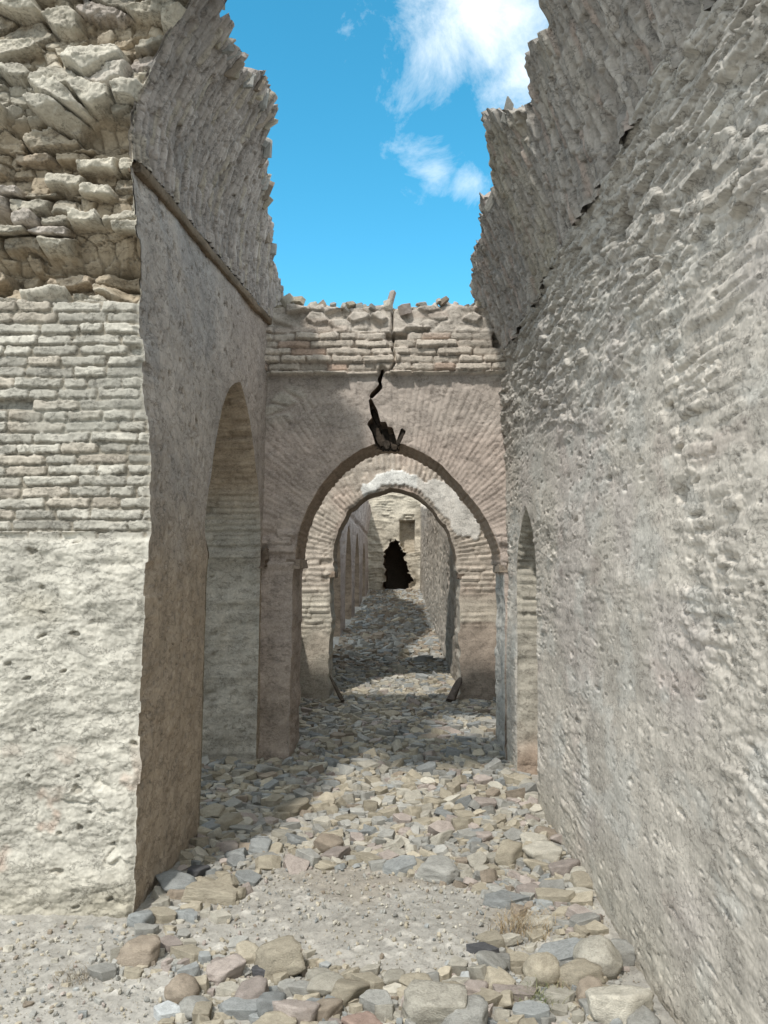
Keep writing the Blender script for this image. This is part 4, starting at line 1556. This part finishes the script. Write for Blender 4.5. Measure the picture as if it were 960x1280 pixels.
for i, (px, py, w, h, colr, shp, turn, lab) in enumerate(HERO):
    x, y = onZ(px, py + h * .42, 0.03)
    dist = math.sqrt(x * x + y * y + 1.5 ** 2)
    mpp = dist / F
    wx = w * mpp / 2
    hz = h * mpp
    if shp == 's':
        sx, sy, sz = wx * 1.2, wx * .7, max(.026, hz * .34)
    elif shp == 'c':
        sx, sy, sz = wx, wx * .9, hz * .46
    else:
        sx, sy, sz = wx * 1.08, wx * .75, hz * .42
    y2 = y + sy * .5
    z = float(gz(np.array(x), np.array(y2))) + sz * .62
    me = COBB[i % 3] if shp == 'c' else (PROTO[(i * 5) % 16] if shp == 's' else BLOCK[(i * 5) % 12])
    put_stone(me, (x, y2, z), (sx, sy, sz), (random.uniform(-.12, .16), random.uniform(-.14, .14), turn * random.choice((-1, 1)) + (3.14 if i % 2 else 0)), colr, lab)
    occupied.append((x, y2, wx * .8))

BARE = np.array([onZ(px, py, 0.02) for px, py in ((192, 1152), (235, 1150), (290, 1128), (330, 1090), (400, 1085), (450, 1088), (520, 1100), (590, 1112), (640, 1135), (660, 1165), (600, 1178), (585, 1212),
                                                    (520, 1228), (470, 1214), (395, 1205), (370, 1175), (290, 1165), (262, 1190), (215, 1160))])
WORD_R = np.random.default_rng(11)


def pick(zone):
    r = WORD_R.random()
    for k, p in ((('tan', .32), ('pale', .22), ('grey', .26), ('blue-grey', .09), ('pinkish', .06), ('brown', .05)) if zone < 12 else (('tan', .15), ('grey', .38), ('brown', .37), ('blue-grey', .1))):
        r -= p
        if r < 0:
            return k
    return 'grey'


cand = []


def scatter(n, xr, yr, smin, smax, sep, avoid_bare=True, flat=(.3, .5), tilt=.16, pw=1.7):
    cell = smax * 2.2
    H_ = {}
    for a, b, c in occupied:
        H_.setdefault((int(a // cell), int(b // cell)), []).append((a, b, c))
    for _ in range(n):
        y = WORD_R.uniform(*yr)
        x = WORD_R.uniform(*(xr(y) if callable(xr) else xr))
        L_ = smin + (smax - smin) * WORD_R.random() ** pw
        if avoid_bare and in_poly(np.array([x]), np.array([y]), BARE)[0]:
            continue
        ci, cj = int(x // cell), int(y // cell)
        if any((x - a) ** 2 + ((y - b) * 1.35) ** 2 < (sep * (L_ + c)) ** 2 for di in (-1, 0, 1) for dj in (-1, 0, 1) for a, b, c in H_.get((ci + di, cj + dj), ())):
            continue
        asp = WORD_R.uniform(.45, .85)
        th_ = max(.008, L_ * WORD_R.uniform(*flat) * .72)
        rot = (WORD_R.normal() * tilt, WORD_R.normal() * tilt, WORD_R.normal() * .55 + (3.14 if WORD_R.random() < .5 else 0))
        z = float(gz(np.array(x), np.array(y))) + th_ * WORD_R.uniform(.15, .8)
        occupied.append((x, y, L_))
        H_.setdefault((ci, cj), []).append((x, y, L_))
        cand.append([x, y, z, L_, L_ * asp, th_, rot, pick(y)])


def passage(y):
    if y < YF:
        return (-1.2, .85)
    if AJ0 < y < AJ1 - .05:
        return (-2.0, .9)
    if Y1 - .05 < y < Y1 + T1:
        return (-.95, .82)
    if y < Y1:
        return (-1.22, .93)
    if y < Y2 - .05:
        return (-1.25, 1.1)
    if y < Y2 + T2:
        return (-.85, .66)
    return (-1.2, .64)


# heap before the first arch, front scatter, packed slabs through both arches, rubble slope at the far end
scatter(11000, passage, (4.05, 7.3), .032, .100, .50, flat=(.38, .65), tilt=.24, pw=1.5)
scatter(4200, lambda y: (-.85, .84), (2.45, 3.5), .014, .075, .56, flat=(.5, .85), pw=1.8)
scatter(1100, lambda y: (.30, .88), (3.3, 4.4), .022, .09, .56, flat=(.4, .7), pw=1.7)
scatter(700, lambda y: (-1.2, -.72), (3.3, 4.6), .02, .08, .56, flat=(.4, .7), pw=1.7)
scatter(200, lambda y: (-2.0, -1.1), (2.6, 3.75), .010, .03, 1.2, flat=(.5, .8))
occupied = []
scatter(10000, passage, (7.2, 12.6), .038, .105, .52, avoid_bare=False, flat=(.36, .6), tilt=.2)
occupied = []
scatter(5000, passage, (12.6, 29.5), .06, .16, .66, avoid_bare=False, flat=(.35, .6), tilt=.25)


def seen_size(c):
    x, y, z, L_ = c[:4]
    u = 505 + F * x / y
    if not (0 < u < 960) or y < 2.7:
        return 0
    if y > YF and x < -1.2 * y / 4.93 and y < AJ0 + 3:
        return 0
    if y > Y1 and not (-.95 * y / Y1 < x < .80 * y / Y1):
        return 0
    return L_ / y


def front_word(c):
    x, y = c[:2]
    colr, L_ = c[7], c[3]
    size = 'small' if L_ < .05 else ('middling' if L_ < .085 else 'large')
    if y < 3.45:
        place = 'in the loose scatter before the bare patch'
    elif y < 4.3 and x > .2:
        place = 'in the strip along the right wall'
    elif y < 4.6 and x < -.6:
        place = 'in the small heap by the near pier'
    elif y < 5.2:
        place = 'on the rim of the bare patch'
    elif y < Y1:
        place = 'in the rubble before the first arch, ' + ('left half' if x < -.1 else 'right half')
    else:
        place = 'in the rubble under and beyond the first arch'
    return size, colr, place


cand.sort(key=seen_size, reverse=True)
n_ind = 300 - len(HERO) - 56
slot = 0
for c in cand[:n_ind]:
    x, y, z, a, b, t_, rot, colr = c
    sz_, cw_, pl_ = front_word(c)
    lab = f'{sz_} {cw_} stone lying {pl_}'
    put_stone(BLOCK[slot % 12] if slot % 3 == 0 else PROTO[slot % 16], (x, y, z), (a, b, t_), rot, colr, lab, f'{sz_} {cw_} stones lying {pl_}')
    slot += 1

# everything smaller: one rubble mass
lowp = [slab_mesh(1200 + i, 0) for i in range(24)]
midp = [slab_mesh(1300 + i, 2) for i in range(12)]


def merged(name, items, mat, smooth=False):
    V, Fc, Cc = [], [], []
    n0 = 0
    for i, (x, y, z, a, b, t_, rot, colr) in enumerate(items):
        p, f = (midp[i % 12] if y < 6.6 and a > .03 else lowp[i % 24])
        R = np.array(Euler(rot).to_matrix())
        w = (p * np.array([a, b, t_])) @ R.T + np.array([x, y, z])
        V.append(w)
        Fc.append(f + n0)
        n0 += len(p)
        Cc.append(np.repeat((np.array(PAL[colr]) * WORD_R.uniform(.78, 1.22))[None], len(p), 0))
    return mesh_obj(name, np.concatenate(V), np.concatenate(Fc), np.concatenate(Cc), mat, smooth=smooth)


rub = merged('rubble', cand[n_ind:], MAT_RUBBLE)
rub['kind'] = 'stuff'
rub['label'] = 'packed flat rubble stones covering the passage floor through both arches'
# gravel on the bare patch and along the front
gv = []
for _ in range(9000):
    y = WORD_R.uniform(2.5, 5.0)
    x = WORD_R.uniform(-1.9 if y < YF - .1 else -1.2, .92)
    s_ = .002 + .010 * WORD_R.random() ** 5
    gv.append((x, y, float(gz(np.array(x), np.array(y))) + s_ * .5 + .004, s_ * 1.3, s_, s_ * .8, (WORD_R.uniform(0, 3), WORD_R.uniform(0, 3), WORD_R.uniform(0, 6)), pick(0) if WORD_R.random() < .8 else 'pale'))
tiny = [stone_mesh(1, 1400 + i) for i in range(12)]
lowp = tiny * 2
midp = tiny
grv = merged('gravel', gv, MAT_RUBBLE)
grv['kind'] = 'stuff'
grv['label'] = 'pale gravel strewn over the bare dusty ground'

# loose stones on the crest of the first cross wall
CREST_R = np.random.default_rng(5)
for i in range(56):
    x = -1.08 + 1.98 * (i + CREST_R.uniform(-.3, .3)) / 56
    a = CREST_R.uniform(.03, .095)
    zt = float(np.interp(x, np.arange(-1.42, 1.12, .0095), top1))
    colr = ('tan', 'pinkish', 'grey', 'pale', 'brown', 'grey')[i % 6]
    y = Y1 + CREST_R.uniform(.0, .2)
    if i == 29:
        lab = 'upright thin slab sticking up at middle of the cross wall crest'
        put_stone(PROTO[3], (onY(488, 378, Y1 + .1)[0], Y1 + .1, zt + .10), (.035, .05, .105), (0.1, .25, .3), 'pinkish', lab)
        continue
    side = ('left end' if x < -.6 else 'left middle' if x < -.1 else 'right middle' if x < .45 else 'right end')
    put_stone(PROTO[(i * 3) % 16], (x, y - .05, zt + CREST_R.uniform(-.02, .045)), (a, a * .7, a * CREST_R.uniform(.3, .55)),
              (CREST_R.normal() * .5, CREST_R.normal() * .5, CREST_R.normal()), colr, f'loose {colr} stone on the cross wall crest, {side}', f'loose {colr} stones on the cross wall crest, {side}')


# ------------------------------------------------------------------ small things
def splinter(name, p0, p1, w, t, c, label, cat, seed):
    """a weathered split timber between two points"""
    p0, p1 = np.array(p0, float), np.array(p1, float)
    ax = p1 - p0
    Ln = np.linalg.norm(ax)
    ax /= Ln
    sd = np.cross(ax, (0, 0, 1))
    sd /= np.linalg.norm(sd)
    up = np.cross(sd, ax)
    n = 26
    V, Fc = [], []
    k = 10
    for i in range(n + 1):
        f = i / n
        tp = 1 - .35 * f - .5 * max(0, f - .85) / .15 * .6
        for j in range(k):
            th_ = 6.283 * j / k
            cs, sn = math.cos(th_), math.sin(th_)
            e = (abs(cs) ** 4 + abs(sn) ** 4) ** -.25
            g = 1 + .35 * float(noise(np.array(f * 5.), np.array(j * 1.7), seed))
            V.append(p0 + ax * Ln * f + sd * w * .5 * cs * e * tp * g + up * t * .5 * sn * e * tp * g)
    for i in range(n):
        for j in range(k):
            Fc.append((i * k + j, i * k + (j + 1) % k, (i + 1) * k + (j + 1) % k, (i + 1) * k + j))
    for base in (0, n * k):
        for j in range(1, k - 2, 2):
            Fc.append((base, base + j, base + j + 1, base + j + 2))
    V = np.array(V)
    cc = solid((len(V),), c) * (1 + .5 * fbm(V[:, 0] * 40, V[:, 2] * 20, seed + 2, 3))[:, None]
    return tag(mesh_obj(name, V, Fc, cc, MAT), label, cat)


xa, za = onY(573, 872, 9.35)
xb, zb = onY(563, 849, 9.75)
splinter('broken_timber', (onY(562, 873, 9.3)[0], 9.3, .14), (onY(575, 848, 9.6)[0], 9.57, .36), .10, .05, (.12, .10, .085), 'dark broken timber leaning on right foot of farther arch', 'timber', 600)
splinter('broken_timber', (onY(428, 868, 9.3)[0], 9.3, .13), (onY(412, 846, 9.58)[0], 9.57, .38), .045, .04, (.11, .09, .07), 'thin dark stick leaning on left foot of farther arch', 'timber', 601)


def tuft(name, x, y, n, hgt, spread, c0, c1, label, cat, seed):
    r = np.random.default_rng(seed)
    V, Fc, Cc = [], [], []
    z0 = float(gz(np.array(x), np.array(y)))
    for i in range(n):
        bx, by = x + r.normal() * spread * .4, y + r.normal() * spread * .35
        a = r.uniform(0, 6.28)
        ln = hgt * r.uniform(.5, 1.2)
        out_ = r.uniform(.3, 1.1) * ln
        w = r.uniform(.0008, .0018)
        c = np.array(c0) + (np.array(c1) - np.array(c0)) * r.random()
        sx, sy = -math.sin(a) * w, math.cos(a) * w
        b0 = len(V)
        for k in range(5):
            f = k / 4
            px_, py_, pz_ = bx + math.cos(a) * out_ * f ** 1.6, by + math.sin(a) * out_ * f ** 1.6, z0 + ln * (f - .35 * f * f)
            V += [(px_ - sx * (1 - f * .8), py_ - sy * (1 - f * .8), pz_), (px_ + sx * (1 - f * .8), py_ + sy * (1 - f * .8), pz_)]
            Cc += [c, c]
        Fc += [(b0 + 2 * k, b0 + 2 * k + 1, b0 + 2 * k + 3, b0 + 2 * k + 2) for k in range(4)]
    return tag(mesh_obj(name, np.array(V), Fc, np.array(Cc), MAT), label, cat)


x, y = onZ(652, 1166, 0)
tuft('grass_tuft', x, y, 420, .09, .16, (.34, .25, .15), (.44, .36, .24), 'dry brown grass tuft behind the rounded tan boulder', 'plant', 700)
x, y = onZ(672, 1256, 0)
tuft('weed', x, y, 160, .06, .10, (.12, .17, .07), (.30, .28, .15), 'sparse green weed among stones near the front', 'plant', 701)
x, y = onZ(700, 1236, 0)
tuft('grass_tuft', x, y, 140, .06, .10, (.36, .29, .18), (.42, .36, .25), 'thin straw tuft in front of the tan block', 'plant', 702)
x, y = onZ(92, 1226, 0)
tuft('grass_tuft', x, y, 150, .05, .10, (.20, .17, .13), (.30, .26, .2), 'withered low tuft on gravel before the near wall', 'plant', 703)
